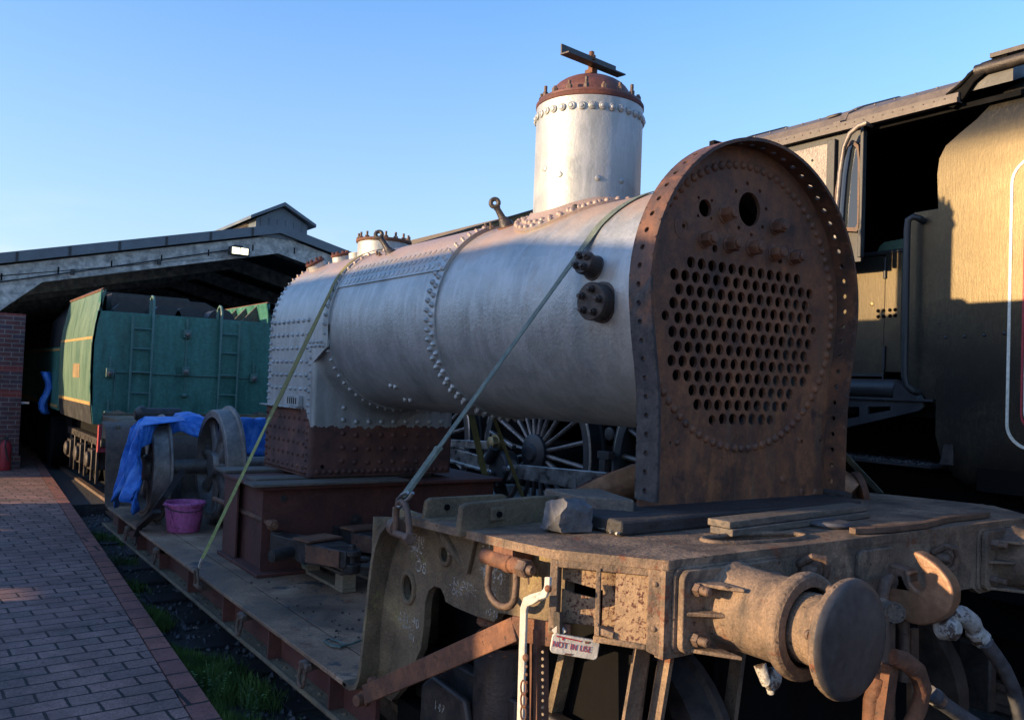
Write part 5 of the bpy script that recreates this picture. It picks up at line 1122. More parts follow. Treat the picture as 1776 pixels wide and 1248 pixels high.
# firebox wrapper
YB = 6.60; FXL, FXR = 2.290, 3.434; RW = .572
b = MB(); pr = [(FXL, .955)]+[(FXL, z) for z in (1.1, 1.3, 1.43, 1.6, 1.75, 1.84, 1.86, 1.9)]+[(BX-RW*cos(t), BZ+RW*sin(t)) for t in [pi*i/48 for i in range(49)]]+[(FXR, z) for z in (1.9, 1.86, 1.84, 1.75, 1.6, 1.43, 1.3, 1.1, .955)]
def yf(z): return 5.715 if z < 1.80 else (5.47 if z > 1.85 else 5.715-(z-1.80)/.05*.245)
pr2 = []
for i, (x, z) in enumerate(pr):
    nx, nz = (x-BX, z-BZ) if z > BZ else ((-1, 0) if x < BX else (1, 0)); l = sqrt(nx*nx+nz*nz); pr2.append((x-nx/l*.014, z-nz/l*.014))
vs = []
for (x, z), (x2, z2) in zip(pr, pr2): vs += [(x, yf(z), z), (x, YB, z), (x2, yf(z), z2), (x2, YB, z2)]
fs = []
for i in range(len(pr)-1):
    a = 4*i; c = a+4; fs += [(a, a+1, c+1, c), (a+2, a+3, c+3, c+2), (a, a+2, c+2, c), (a+1, a+3, c+3, c+1)]
fs += [(0, 1, 3, 2), (c, c+1, c+3, c+2)]
b.add(vs, fs); wr = b.build('firebox_wrapper', 'silver', bo, sharp=50)
b = MB()   # throat plate with rounded vertical corners
out = [(FXL+.014-.012, 5.74), (FXL+.004, 5.755), (FXL+.02, 5.768), (FXL+.045, 5.772), (FXR-.045, 5.772), (FXR-.02, 5.768), (FXR-.004, 5.755), (FXR-.002, 5.74)]
vs = []; out = [(FXL+.001, 5.716), (FXL+.003, 5.703), (FXL+.012, 5.694), (FXL+.035, 5.690), (FXR-.035, 5.690), (FXR-.012, 5.694), (FXR-.003, 5.703), (FXR-.001, 5.716)]
for z in (.957, 1.5, 1.872):
    for x, y in out: vs.append((x, y, z))
    for x, y in reversed(out): vs.append((x, y+.03, z))
n = 16; fs = [(k*n+i, k*n+(i+1) % n, (k+1)*n+(i+1) % n, (k+1)*n+i) for k in range(2) for i in range(n)]+[tuple(range(n)), tuple(range(2*n, 3*n))]
b.add(vs, fs); th = b.build('throat_plate', 'silver', bo, sharp=60)
b = MB(); vs = []; na = 60; prof = [(5.47, .0125), (5.47, .024), (5.55, .025), (5.62, .034), (5.66, .055), (5.685, .09), (5.693, .14)]
for k, (y, dr) in enumerate(prof):
    for i in range(na+1):
        a = pi+pi*i/na; f = max(0, sin(-a+2*pi) if False else -sin(a)); f = f**1.2
        r = BR+(dr if dr < .03 else .024+(dr-.024)*f); vs.append(cyp(a, y-(.0 if k < 3 else 0), r))
m_ = na+1; b.add(vs, [(k*m_+i, k*m_+i+1, (k+1)*m_+i+1, (k+1)*m_+i) for k in range(len(prof)-1) for i in range(na)]); fl = b.build('throat_flange', 'silver', bo, sharp=60)
b = MB(); b.box(FXL+.03, FXR-.03, 5.75, YB-.01, 1.0, 1.3); b.box(FXL+.015, FXR-.015, YB-.03, YB-.002, .957, 2.0); b.cyl((BX, YB-.02, BZ), (BX, YB-.002, BZ), RW-.015, n=64); b.build('backhead', 'silver', bo)
b = MB()   # wrapper edge rivets along barrel joint, top half and lower flange
for k in range(58):
    a = 2*pi*k/58
    if sin(a) > .985: continue
    b.rivet(cyp(a, 5.515, (RW if sin(a) > -.25 else BR+.024)), (cos(a), 0, sin(a)), .015, .019, 8, cone=True)
build_each(b, 'joint_rivet', 'silver', wr, k=1)
b = MB()   # left side: rows of stays, edge rivets
for i in range(8):
    for j in range(6):
        z = 2.055-j*.098; y = 6.50-i*.098
        if z > 1.82 and y < 5.62: continue
        if y < 5.80: continue
        b.rivet((FXL, y, z), (-1, 0, 0), .0165, .016)
    for j in range(5):
        y = 6.50-i*.098
        if y < 5.80: continue
        b.rivet((FXL, y, 1.355-j*.085), (-1, 0, 0), .017, .012)
build_each(b, 'stay_head', 'silver', wr, k=1)
b = MB()
for i in range(20):
    z = 1.0+i*.053; b.rivet((FXL, 6.565, z), (-1, 0, 0), .015, .022, 8, cone=True)
for i in range(24):
    t = pi*.62*i/23; b.rivet((BX-RW*cos(t), 6.565, BZ+RW*sin(t)), (-cos(t), 0, sin(t)), .014, .02, 8, cone=True)
for i in range(18):
    z = 1.02+i*.048; b.rivet((FXL, 5.745+(.012 if i % 2 else 0), z), (-1, 0, 0), .013, .016, 8, cone=True)
for i in range(8): b.rivet((FXL, 5.53+i*.034, 1.868+.028*(i % 2)), (-1, 0, 0), .014, .018, 8, cone=True)
for i in range(17): b.rivet((FXL, 5.76+i*.05, .985), (-1, 0, 0), .018, .018)
build_each(b, 'edge_rivet', 'silver', wr, k=1)
b = MB()
for i in range(22):
    b.rivet((FXL+.06+i*.0495, 5.69, .992), (0, -1, 0), .0205, .015, 10)
build_each(b, 'foundation_rivet', 'silver', th, k=1)
b = MB()
for zrow, n_ in ((1.055, 8), (1.15, 8), (1.25, 8), (1.345, 8), (1.43, 6)):
    for i in range(n_ if zrow < 1.34 else 9):
        x = 2.53+i*.1
        if (x-BX)**2+(zrow-BZ)**2 < .635**2: continue
        b.rivet((x, 5.69, zrow+(.012 if i == 0 else 0)), (0, -1, 0), .021, .014, 12)
for x, z in ((2.53, 1.52), (3.18, 1.43), (2.50, 1.60)):
    if (x-BX)**2+(z-BZ)**2 > .63**2: b.rivet((x, 5.69, z), (0, -1, 0), .021, .014, 12)
build_each(b, 'stay_head', 'silver', th, k=1)
b = MB(); b.cyl((2.385, 5.691, 1.03), (2.385, 5.688, 1.03), .014, n=14); b.build('wash_hole', 'black_void', th)
b = MB(); b.box(2.235, 2.287, 5.86, 6.62, 1.425, 1.435); b.box(2.255, 2.2885, 5.86, 6.10, 1.44, 1.515)
br_ = b.build('side_bracket', 'silver', wr, bevel=.002)
for i in range(5):
    b = MB(); b.box(2.2535, 2.2548, 5.90+i*.04, 5.915+i*.04, 1.455, 1.50); b.build('slot', 'black_void', br_)
# manhole mount and small flanged valves on the crown
b = MB(); b.cyl((BX, 5.84, 2.50), (BX, 5.84, 2.668), .195, n=48); mh = b.build('manhole_mount', 'silver_dome', bo)
b = MB(); b.lathe((BX, 5.84, 2.668), (0, 0, 1), [(.205, 0), (.208, .004), (.208, .02), (.2, .024)], 48); b.build('manhole_flange', 'rust_orange', mh)
for i in range(16):
    t = 2*pi*i/16; p = Vector((BX+.188*cos(t), 5.84+.188*sin(t), 2.69)); b = MB(); b.cyl(p, p+Vector((0, 0, .045)), .009, n=8); b.lathe(p, (0, 0, 1), [(.017, 0), (.017, .014)], 6); b.build('stud', 'iron_brown', mh)
for (x, y) in ((2.72, 6.28), (2.58, 6.42)):
    a = math.acos((x-BX)/RW); d = Vector((cos(a), 0, sin(a))); p = Vector((x, y, BZ+RW*sin(a)))
    b = MB(); b.lathe(p-d*.02, d, [(.075, 0), (.07, .055)], 24); k_ = b.build('valve_seat', 'silver_dome', bo)
    b = MB(); b.lathe(p+d*.036, d, [(.076, 0), (.078, .004), (.078, .016), (.07, .02)], 24)
    fx = d.cross(Vector((0, 1, 0)))
    for i in range(8):
        t = 2*pi*i/8; b.lathe(p+d*.054+fx*.058*cos(t)+Vector((0, 1, 0))*.058*sin(t), d, [(.013, 0), (.013, .018)], 6)
    b.build('valve_flange', 'rust_dark', k_)
b = MB(); a = radians(101); b.lathe(cyp(a, 6.1, RW-.01), (cos(a), 0, sin(a)), [(.05, 0), (.045, .05), (.03, .055)], 20); b.build('washout_plug', 'cream', bo)
# eyebolts (two) with small bolts beside them
for (bx_, y, tipu, tipv, s) in ((2.642, 3.882, 858, 352, 1.0), (2.562, 5.101, 657, 407, 1.05)):
    a = math.acos((bx_-BX)/BR); base = cyp(a, y, BR); d = Vector((cos(a), 0, sin(a))); tip = at(tipu, tipv, x=bx_-.055)
    e = thing('eyebolt', {3.882: 'near black lifting eyebolt leaning up from the boiler in front of the dome', 5.101: 'far black lifting eyebolt between the dome and the manhole on the boiler'}[y], 'eyebolt', base, None) if False else None
    ax = (tip-base).normalized(); L_ = (tip-base).length
    b = MB(); b.lathe(base-d*.01, ax, [(.042*s, 0), (.040*s, .03), (.028*s, .045), (.026*s, .06), (.020*s, .065), (.016*s, L_*.8), (.02*s, L_*.86)], 16)
    _, fx, fy = frame(ax); c = tip; vv = (CAM-c).normalized(); rx = ax; ry = vv.cross(ax).normalized()
    b.tube([c+rx*cos(2*pi*i/14)*.022*s+ry*sin(2*pi*i/14)*.022*s for i in range(14)], .0125*s, 8, closed=True)
    eb = b.build('lifting_eye', 'iron', bo)
    b = MB(); b.lathe(base-d*.012, d, [(.06*s, 0), (.055*s, .018)], 20); b.build('eye_seat', 'rust_orange', eb)
    for i, dy in enumerate((.10, .19, .27) if s < 1 else (.12, .22)):
        bb_ = MB(); bb_.bolt(cyp(a+.03*(-1)**i, y+dy, BR+.01), d, .016, .018, .018); bb_.build('stud', 'iron_brown', bo)
# two plug bosses on the left of the front ring
for (p, rr_, n_, l_) in ((Vector((2.33, 2.765, 2.153)), .050, 4, .07), (Vector((2.312, 2.688, 2.003)), .077, 5, .065)):
    d = Vector((p.x-BX, 0, p.z-BZ)).normalized(); b0 = Vector((BX, p.y, BZ))+d*(BR-.015)
    d = (d+Vector((0, -.12, 0))).normalized()
    b = MB(); b.lathe(b0, d, [(rr_*1.12, 0), (rr_*1.10, .022), (rr_*.97, .024), (rr_*.95, l_)], 32); st = b.build('plug_boss', 'iron', bo)
    b = MB(); b.lathe(b0+d*l_, d, [(rr_, 0), (rr_*1.02, .003), (rr_*1.02, .018), (rr_*.97, .022)], 32); b.build('plug_cover', 'iron', st)
    _, fx, fy = frame(d)
    for i in range(n_):
        t = 2*pi*i/n_+(.6 if n_ == 4 else 1.4); q = b0+d*(l_+.021)+fx*rr_*.64*cos(t)+fy*rr_*.64*sin(t); b = MB(); b.lathe(q, d, [(.0155, 0), (.0155, .016), (.013, .019)], 6); b.lathe(q+d*.018, d, [(.009, 0), (.009, .012), (.003, .014)], 10)
        b.build('cover_nut', 'iron', st)
# ---- steam dome
DY, DR = 3.476, .279
b = MB(); vs = []; n = 72
for k in range(2):
    for i in range(n):
        t = 2*pi*i/n; x, y = BX+DR*cos(t), DY+DR*sin(t); vs.append((x, y, (BZ+sqrt(max(0, BR**2-(x-BX)**2))-.03) if k == 0 else 3.100))
b.add(vs, [(i, (i+1) % n, n+(i+1) % n, n+i) for i in range(n)]+[tuple(range(n, 2*n))]); dm = b.build('steam_dome', 'silver_dome', bo, sharp=60)
b = MB(); vs = []; prof = [(DR-.005, .045), (DR+.012, .030), (DR+.03, .018), (DR+.06, .015), (DR+.095, .014), (DR+.097, -.004)]
for r, dz in prof:
    for i in range(n):
        t = 2*pi*i/n; x, y = BX+r*cos(t), DY+r*sin(t); X = min(.999, abs(x-BX)/BR); a = math.acos(min(1, max(-1, (x-BX)/BR))); vs.append((BX+(BR+dz)*cos(a), y, BZ+(BR+dz)*sin(a)))
b.add(vs, [(k*n+i, k*n+(i+1) % n, (k+1)*n+(i+1) % n, (k+1)*n+i) for k in range(len(prof)-1) for i in range(n)]); b.build('saddle_flange', 'silver', dm, sharp=60)
b = MB()
for k in range(40):
    for row in (0, 1):
        r = DR+.038+row*.038; t = 2*pi*(k+.5*row)/40; x, y = BX+r*cos(t), DY+r*sin(t); a = math.acos((x-BX)/BR)
        if row == 1 and k % 2: pass
        b.rivet(cyp(a, y, BR+.014), (cos(a), 0, sin(a)), .0165, .017, 10)
build_each(b, 'saddle_rivet', 'silver', dm, k=1)
b = MB()
for k in range(34):
    t = 2*pi*k/34; d = Vector((cos(t), sin(t), 0)); b.lathe(Vector((BX, DY, 3.045+.0015*sin(k*2.3)))+d*DR, d, [(.0205, -.002), (.020, .007), (.0145, .010), (.012, .009), (.008, .014), (.002, .015)], 14)
build_each(b, 'dome_rivet', 'silver_dome', dm, k=1)
b = MB(); b.lathe((BX, DY, 3.100), (0, 0, 1), [(DR+.0, 0), (DR+.004, .004), (DR+.004, .022), (DR-.004, .026)], 72); b.build('dome_ring', 'rust_dark', dm)
b = MB(); prof = [(DR-.004, 0), (DR-.006, .012), (DR-.045, .020), (DR-.06, .028)]+[((DR-.065)*cos(t), .033+.125*sin(t)) for t in [pi/2*i/10 for i in range(10)]]+[(.003, .158)]
b.lathe((BX, DY, 3.127), (0, 0, 1), prof, 72); dc = b.build('dome_cover', 'dome_rust', dm, sharp=60)
for k in range(18):
    t = 2*pi*(k+.3)/18; p = Vector((BX+(DR-.024)*cos(t), DY+(DR-.024)*sin(t), 3.140)); b = MB(); b.lathe(p, (0, 0, 1), [(.0155, 0), (.0155, .020), (.013, .024)], 6, ph=k*.7); b.cyl(p+Vector((0, 0, .022)), p+Vector((0, 0, .032+.012*(k%3))), .009, n=10)
    b.build('dome_nut', 'iron_brown', dc)
b = MB(); b.lathe((BX, DY, 3.275), (0, 0, 1), [(.03, 0), (.028, .03), (.016, .032), (.016, .10), (.022, .10), (.022, .125), (.014, .128), (.014, .145), (.004, .15)], 8); b.box(BX-.018, BX+.018, DY-.03, DY+.03, 3.30, 3.325); b.build('dome_stud', 'rust_orange', dc)
al = thing('angle_iron', 'rusty length of angle iron lying across the top of the dome', 'angle iron', (BX, DY, 3.37)) if False else None
p0, p1 = at(977, 87, y=DY-.05), at(1064, 124, y=DY+.02); p0.z -= .0; 
b = MB(); dq_ = (p1-p0)*.04; p0 -= dq_; p1 += dq_; b.beam(p0, p1+Vector((0, 0, .004)), .007, .055); b.beam(p0+Vector((0, -.028, -.027)), p1+Vector((.02, -.028, -.023)), .058, .007); o = b.build('angle_iron', 'iron', None)
tag(center_origin(o), 'dark length of angle iron clamped across the top of the dome', 'angle iron')
b = MB(); p = at(940, 353, y=DY-.30); dv = Vector((-.75, -.66, 0)); q = Vector((BX, DY, 2.60))+dv.normalized()*DR
q.z = at(940, 353, y=q.y).z; b.lathe(q, dv, [(.012, -.01), (.012, .03), (.020, .032), (.020, .052), (.012, .056)], 8); b.build('test_cock', 'iron', dm)
b = MB()
for u, v in ((951, 268), (978, 290), (1041, 312), (1079, 320)):
    th_ = 1.0*(u-1020)/92; t = YAW-.0; ang = -pi/2-(t-.0)+math.asin(max(-1, min(1, th_)))  # around the visible side
    d = Vector((cos(ang-.12), sin(ang-.12), 0)); zz_ = at(u, v, y=DY-DR*.8).z-.0; b.lathe(Vector((BX, DY, zz_))+d*DR, d, [(.016, -.002), (.015, .003), (.009, .006)], 12)
build_each(b, 'plug_head', 'silver', dm, k=1)
# ---- tube plate
YT = 2.402; PX = 2.862
hwz = [(1.235, .583), (1.40, .584), (1.50, .585), (1.60, .589), (1.67, .597), (1.73, .607), (1.80, .620), (1.87, .6325)]
def outline(dx=0):
    L_ = [(-w_-dx, z) for z, w_ in hwz]; R_ = []
    for i in range(61):
        t = radians(190-200*i/60); R_.append((.650*cos(t)+(-dx if False else 0)+dx*cos(t), 2.05+(.650+dx)*sin(t)))
    return L_+R_+[(w_+dx, z) for z, w_ in reversed(hwz)]
OL = outline()
# resample by arc length
def resample(pts, step):
    o = [Vector(pts[0])]; acc = 0; d = []
    S = [0]
    for a, c in zip(pts, pts[1:]): S.append(S[-1]+(Vector(c)-Vector(a)).length)
    return S
S = resample(OL, 1); TOT = S[-1]
def onol(s):
    s = min(max(s, 0), TOT)
    for i in range(len(S)-1):
        if s <= S[i+1]:
            f = (s-S[i])/(S[i+1]-S[i]); a, c = Vector(OL[i]), Vector(OL[i+1]); 
            # smooth normal
            def tn(k): return (Vector(OL[min(k+1, len(OL)-1)])-Vector(OL[max(k-1, 0)])).normalized()
            t = tn(i).lerp(tn(i+1), f).normalized(); return a.lerp(c, f), Vector((-t.y, t.x))
    return Vector(OL[-1]), Vector((1, 0))
YR0 = 2.300; YW = .118   # flange front edge and width
NC = 52; cs_ = TOT/NC; vs = []; fs = []; TH = .013
for c in range(NC):
    s0 = c*cs_; n = 16; base = len(vs)
    hr = .0115; small = (c % 9 == 4)
    cs_mid = s0+cs_/2
    ring_o, ring_i = [], []
    for i in range(n):
        t = 2*pi*(i+.5)/n; dx_, dy_ = cos(t), sin(t); k = 1/max(abs(dx_), abs(dy_))
        ring_o.append((cs_mid+dx_*k*cs_/2, YW/2+dy_*k*YW/2)); ring_i.append((cs_mid+dx_*hr, YW*.55+dy_*hr))
    # force corners
    cor = [(s0, 0), (s0+cs_, 0), (s0+cs_, YW), (s0, YW)]
    def P3(s, w_, off):
        p, nrm = onol(s); return Vector((PX+p.x+nrm.x*off, YR0+w_, p.y+nrm.y*off))
    for off in (0, -TH):
        vs += [P3(s, w_, off) for s, w_ in ring_o]+[P3(s, w_, off) for s, w_ in ring_i]+[P3(s, w_, off) for s, w_ in cor]
    M_ = 2*n+4
    for lay in (0, 1):
        o = base+lay*M_
        for i in range(n):
            j = (i+1) % n; fs.append((o+i, o+j, o+n+j, o+n+i))
            # corner triangle where the ring steps across a corner
            a, b_ = ring_o[i], ring_o[j]
            if abs(a[0]-b_[0]) > 1e-6 and abs(a[1]-b_[1]) > 1e-6:
                mx_ = max(a[0], b_[0]) if (a[0]+b_[0])/2 > cs_mid else min(a[0], b_[0]); my_ = max(a[1], b_[1]) if (a[1]+b_[1])/2 > YW/2 else min(a[1], b_[1])
                ci = min(range(4), key=lambda q: abs(cor[q][0]-mx_)+abs(cor[q][1]-my_)); fs.append((o+i, o+2*n+ci, o+j))
    for i in range(n): j = (i+1) % n; fs.append((base+n+i, base+n+j, base+M_+n+j, base+M_+n+i))
    # front and back edges
    for (q0, q1) in ((0, 1), (2, 3)): fs.append((base+2*n+q0, base+2*n+q1, base+M_+2*n+q1, base+M_+2*n+q0))
b = MB(); b.add(vs, fs); 
for s in (0, TOT):
    p, nrm = onol(s)
tp_ = b.build('tube_plate_flange', 'rust_rim', None, sharp=60)
bpy.context.view_layer.update()
o = tp_; o.parent = bo; o['org'] = bo['org']; me = o.data; me.transform(Matrix.Translation(-Vector(bo['org'])))
bm = bmesh.new(); bm.from_mesh(me); bmesh.ops.remove_doubles(bm, verts=bm.verts, dist=.0004); bmesh.ops.recalc_face_normals(bm, faces=bm.faces); bm.to_mesh(me); bm.free()
# face with all holes
inner = [(PX+p[0]*(1-TH/.62), p[1]-(TH if i > 6 and p[1] > 2.1 else 0)*max(0, (p[1]-2.1)/.6)) for i, p in enumerate(OL)]
inner = [(inner[0][0], 1.178)]+inner+[(inner[-1][0], 1.178)]
def K(u, v): p = at(u, v, y=YT); return (p.x, p.z)
x1, z1 = K(1171, 475); x2, _ = K(1405, 510); zt0 = K(1199, 455)[1]; zb0 = K(1235, 726)[1]; dzr = (zt0-zb0)/11; dxr = (x2-x1)/14; xm = (x1+x2)/2
holes = []
cnt = [12, 15, 14, 15, 14, 15, 14, 15, 14, 11, 10, 5]
for r_, c_ in enumerate(cnt):
    z = zt0-r_*dzr
    for i in range(c_): holes.append(circ(xm-.004+(i-(c_-1)/2)*dxr, z, .0235, 18))
holes += [circ(*K(1154, 547), .0205, 16), circ(*K(1411, 574), .018, 16), circ(*K(1235, 728), .0205, 16), circ(*K(1335, 728), .0205, 16), circ(*K(1240, 431), .016, 14), circ(*K(1353, 452), .014, 14)]
bc = K(1300, 363); holes.append(circ(*bc, .068, 40, .072)); sc = K(1223, 361); holes.append(circ(*sc, .036, 24))
for i in range(8): t = 2*pi*(i+.2)/8; holes.append(circ(bc[0]+.108*cos(t), bc[1]+.108*sin(t), .009, 10))
for i in range(4): t = 2*pi*(i+.5)/4; holes.append(circ(sc[0]+.055*cos(t), sc[1]+.052*sin(t), .007, 10))
kc = K(1186, 392)
for i in range(3): t = 2*pi*(i+.15)/3+.2; holes.append(circ(kc[0]+.033*cos(t), kc[1]+.033*sin(t), .0065, 10))
holes.append(circ(*kc, .010, 12)); holes += [circ(*K(1162, 768), .008, 10), circ(*K(1391, 765), .009, 10), circ(*K(1423, 764), .009, 10)]
b = plate(inner, holes, .016, lambda x, z, c: (x, YT+c, z)); tf = b.build('tube_plate', 'rust_plate', bo, sharp=50)
def hexplug(u, v, s=1.0):
    x, z = K(u, v); b = MB(); b.lathe((x, YT+.001, z), (0, -1, 0), [(.040*s, 0), (.039*s, .006), (.03*s, .009)], 24); b.lathe((x, YT-.006, z), (0, -1, 0), [(.034*s, 0), (.034*s, .04), (.031*s, .045)], 6, ph=random.uniform(0, 1)); b.lathe((x, YT-.048, z), (0, -1, 0), [(.022*s, 0), (.022*s, .012), (.018*s, .016)], 16); b.build('hex_plug', 'rust_plate', tf)
for q in ((1256, 372), (1344, 393), (1221, 415), (1264, 424), (1303, 430), (1341, 440), (1374, 446)): hexplug(*q, s=.93)
b = MB(); b.lathe((kc[0], YT+.001, kc[1]), (0, -1, 0), [(.055, 0), (.054, .003), (.045, .004), (.02, .004)], 28, cap=False); b.build('blank_boss', 'rust_plate', tf)
rz_ = K(1290, 775)[1]; Rr = BZ-.0-rz_+.005; nr = 84
for k in range(nr):
    a = 2*pi*k/nr; x, z = BX+Rr*cos(a), BZ+Rr*sin(a)
    b = MB(); b.rivet((x, YT, z), (0, -1, 0), .0185, .012, 12); o = b.build('rivet', 'rust_plate', tf)
b = MB()
for q in ((1174, 767), (1385, 763), (1357, 832), (1390, 853), (1414, 853)): b.rivet((K(*q)[0], YT, K(*q)[1]), (0, -1, 0), .014 if q[1] < 800 else .019, .008, 12)
build_each(b, 'plate_stud', 'rust_plate', tf, k=1)
# rivets of the barrel end against the flange (silver heads on the left)
b = MB()
for k in range(60):
    a = 2*pi*k/60; b.lathe(cyp(a, 2.47, BR), (cos(a), 0, sin(a)), [(.019, -.002), (.018, .003), (.010, .006)], 10)
build_each(b, 'end_rivet', 'silver', front, k=1)
b = MB(); b.lathe((BX, 2.60, BZ), (0, 1, 0), [(.53, 0), (.53, .01)], 48); o = b.build('dark_disc', 'black_void', bo)  # black disc behind the tube holes paints the barrel's inner shade
#@@LOAD
# ================================================================= THE LOAD ON THE WAGON
ZF = ZD-.002
def girder(y0, y1, yw, x0, x1, label, loc):
    g_ = thing('steel_girder', label, 'girder', ((x0+x1)/2, (y0+y1)/2, ZF))
    b = MB(); b.box(x0-.02, x1+.02, y0, y1, ZF+.001, ZF+.022); b.build('bottom_flange', 'rust_dark', g_, bevel=.003)
    b = MB(); b.box(x0, x1, y0+.02, y1, .905, .928); b.build('top_flange', 'rust_dark', g_, bevel=.003)
    b = MB(); b.box(x0+.03, x1-.03, yw, yw+.016, ZF+.022, .905); wb = b.build('web', 'rust_dark', g_)
    b = MB(); b.box(x0+.06, x0+.075, yw+.016, y1-.02, ZF+.022, .905); b.build('stiffener', 'rust_dark', g_, bevel=.002)
    b = MB(); b.box(x0+.01, x0+.024, y1-.32, y1-.02, ZF+.022, .905); b.build('stiffener', 'rust_dark', g_, bevel=.002)
    for (x, z, r) in ((x0+.17, .47, .018), (x0+.17, .84, .013), (2.60, .66, .026)):
        b = MB(); b.lathe((x, yw, z), (0, -1, 0), [(r*1.8, -.001), (r*1.8, .004), (r, .0045), (r*.95, -.001)], 18, cap=False); b.lathe((x, yw-.001, z), (0, -1, 0), [(r, 0), (r*.9, .002)], 18); b.build('bolt_hole', 'iron', wb)
    return g_
ga = girder(5.47, 6.35, 5.56, 1.90, 3.78, 'broad dark red steel girder under the firebox, behind the pallet', None)
b = MB(); zr = .69; b.cyl((1.96, 5.38, zr), (1.96, 6.75, zr), .017, n=12)
for y in (5.40, 5.44): b.lathe((1.96, y+.03, zr), (0, -1, 0), [(.036, 0), (.036, .022), (.03, .028)], 6)
o = b.build('tie_rod', 'rust_orange'); tag(center_origin(o), 'orange rusty threaded rod with nuts through the end of the girder', 'rod')
for i, (y0, y1, x0, x1, z0, z1, lb) in enumerate(((5.46, 5.66, 1.83, 2.95, .930, .948, 'front brown board lying on the girder under the firebox'), (5.75, 5.95, 1.94, 3.3, .930, .950, 'pale edged board on the girders just behind the front board'), (6.3, 6.55, 1.9, 3.5, .930, .952, 'rear board lying on the back of the girder'))):
    b = MB(); b.box(x0, x1, y0, y1, z0, z1); o = b.build('board', 'timber', bevel=.003); tag(center_origin(o), lb, 'board', 'boards on the girders')
# pallet
pl0 = at(478, 962, z=ZF); pl1 = at(600, 1028, z=ZF); pax = Vector((pl1.x-pl0.x, pl1.y-pl0.y, 0)).normalized(); pay = Vector((-pax.y, pax.x, 0))
pax, pay = pax, Vector((-pax.y, pax.x, 0))
Lp = (Vector((pl1.x, pl1.y, 0))-Vector((pl0.x, pl0.y, 0))).length
pt = thing('wooden_pallet', 'weathered wooden pallet on the wagon deck carrying two dark castings', 'pallet', (pl0.x+.5, pl0.y-.4, ZF))
def pc(a, c, z): return Vector((pl0.x, pl0.y, 0))+pax*a+pay*c+Vector((0, 0, z))
for c in (.02, .30, .58):
    b = MB(); b.beam(pc(0, c, ZF+.012), pc(Lp, c, ZF+.012), .09, .02); b.build('bottom_board', 'pine', pt, bevel=.002)
    for a in (.06, Lp/2, Lp-.06):
        b = MB(); b.beam(pc(a-.055, c, ZF+.065), pc(a+.055, c, ZF+.065), .09, .085); b.build('block', 'pine', pt, bevel=.003)
for k in range(6):
    a = .05+k*(Lp-.1)/5; b = MB(); b.beam(pc(a, -.03, ZF+.142), pc(a, .64, ZF+.142), .10, .018); b.build('deck_board', 'timber', pt, bevel=.002)
for c in (.0, .30, .6):
    b = MB(); b.beam(pc(0, c, ZF+.12), pc(Lp, c, ZF+.12), .09, .02); b.build('stringer_board', 'timber', pt, bevel=.002)
b = MB(); q = pc(Lp/2, -.025, 0); 
for z in (ZF+.05, ZF+.09): b.beam(pc(Lp/2-.06, -.028, z), pc(Lp/2+.06, -.028, z), .003, .006)
build_each(b, 'green_band', 'green', pt, k=1)
# castings on the pallet
def casting(p0, p1, zt_, label):
    c_ = thing('brake_casting', label, 'casting', (p0+p1)/2*1.0, 'castings on the pallet'); c_.location = Vector(((p0.x+p1.x)/2, (p0.y+p1.y)/2, zt_)); c_['org'] = tuple(c_.location)
    p0 = Vector((p0.x, p0.y, zt_)); p1 = Vector((p1.x, p1.y, zt_)); a = (p1-p0).normalized(); s_ = Vector((-a.y, a.x, 0)); l = (p1-p0).length
    b = MB()
    for f0, f1, w0, w1, h0, h1 in ((0, .45, .05, .09, .10, .12), (.45, .6, .10, .12, .13, .14), (.6, 1, .12, .06, .13, .10)):
        vs = []
        for f, w_, h in ((f0, w0, h0), (f1, w1, h1)):
            e = p0+a*l*f
            for sg in (-1, 1):
                for z in (.02+(.12-h)/2, .02+(.12-h)/2+h): vs.append(e+s_*sg*w_+Vector((0, 0, z)))
        b.add(vs, [(0, 2, 3, 1), (4, 5, 7, 6), (0, 1, 5, 4), (2, 6, 7, 3), (0, 4, 6, 2), (1, 3, 7, 5)])
    b.build('beam', 'iron', c_, bevel=.006)
    b = MB(); e = p0+a*l*.55; b.beam(e-s_*.13+Vector((0, 0, .155)), e+s_*.13+Vector((0, 0, .155)), .17, .014); b.beam(p0+a*l*.60-s_*.115+Vector((0, 0, .08)), p0+a*l*.95-s_*.075+Vector((0, 0, .08)), .01, .10); b.build('cover_plate', 'rust_orange', c_, bevel=.002)
    b = MB(); e = p1-a*.015; b.lathe(e+Vector((0, 0, -.005)), (0, 0, 1), [(.05, 0), (.055, .01), (.055, .055), (.03, .06), (.03, .10), (.055, .105), (.055, .135), (.02, .14), (.02, .165), (.012, .17)], 16); e = p0+a*.015
    b.lathe(e+Vector((0, 0, -.01)), (0, 0, 1), [(.045, 0), (.045, .03), (.028, .035), (.028, .12), (.045, .125), (.045, .15), (.02, .155)], 14); build_each(b, 'pivot_pin', 'iron', c_, bevel=.003)
    b = MB(); e = p0+a*l*.36; b.cyl(e-s_*.06+Vector((0, 0, .06)), e-s_*.23+Vector((0, 0, .05)), .038, n=18); b.lathe(e-s_*.231+Vector((0, 0, .05)), -s_, [(.025, .0), (.024, .001)], 16); b.build('bush', 'iron', c_, bevel=.003)
    return c_
zc_ = ZF+.152
casting(at(478, 958, z=zc_), at(612, 992, z=zc_), zc_, 'near dark iron brake casting with orange rusty cover on the pallet')
casting(at(560, 935, z=zc_), at(690, 972, z=zc_), zc_, 'far dark iron brake casting behind the near one on the pallet')
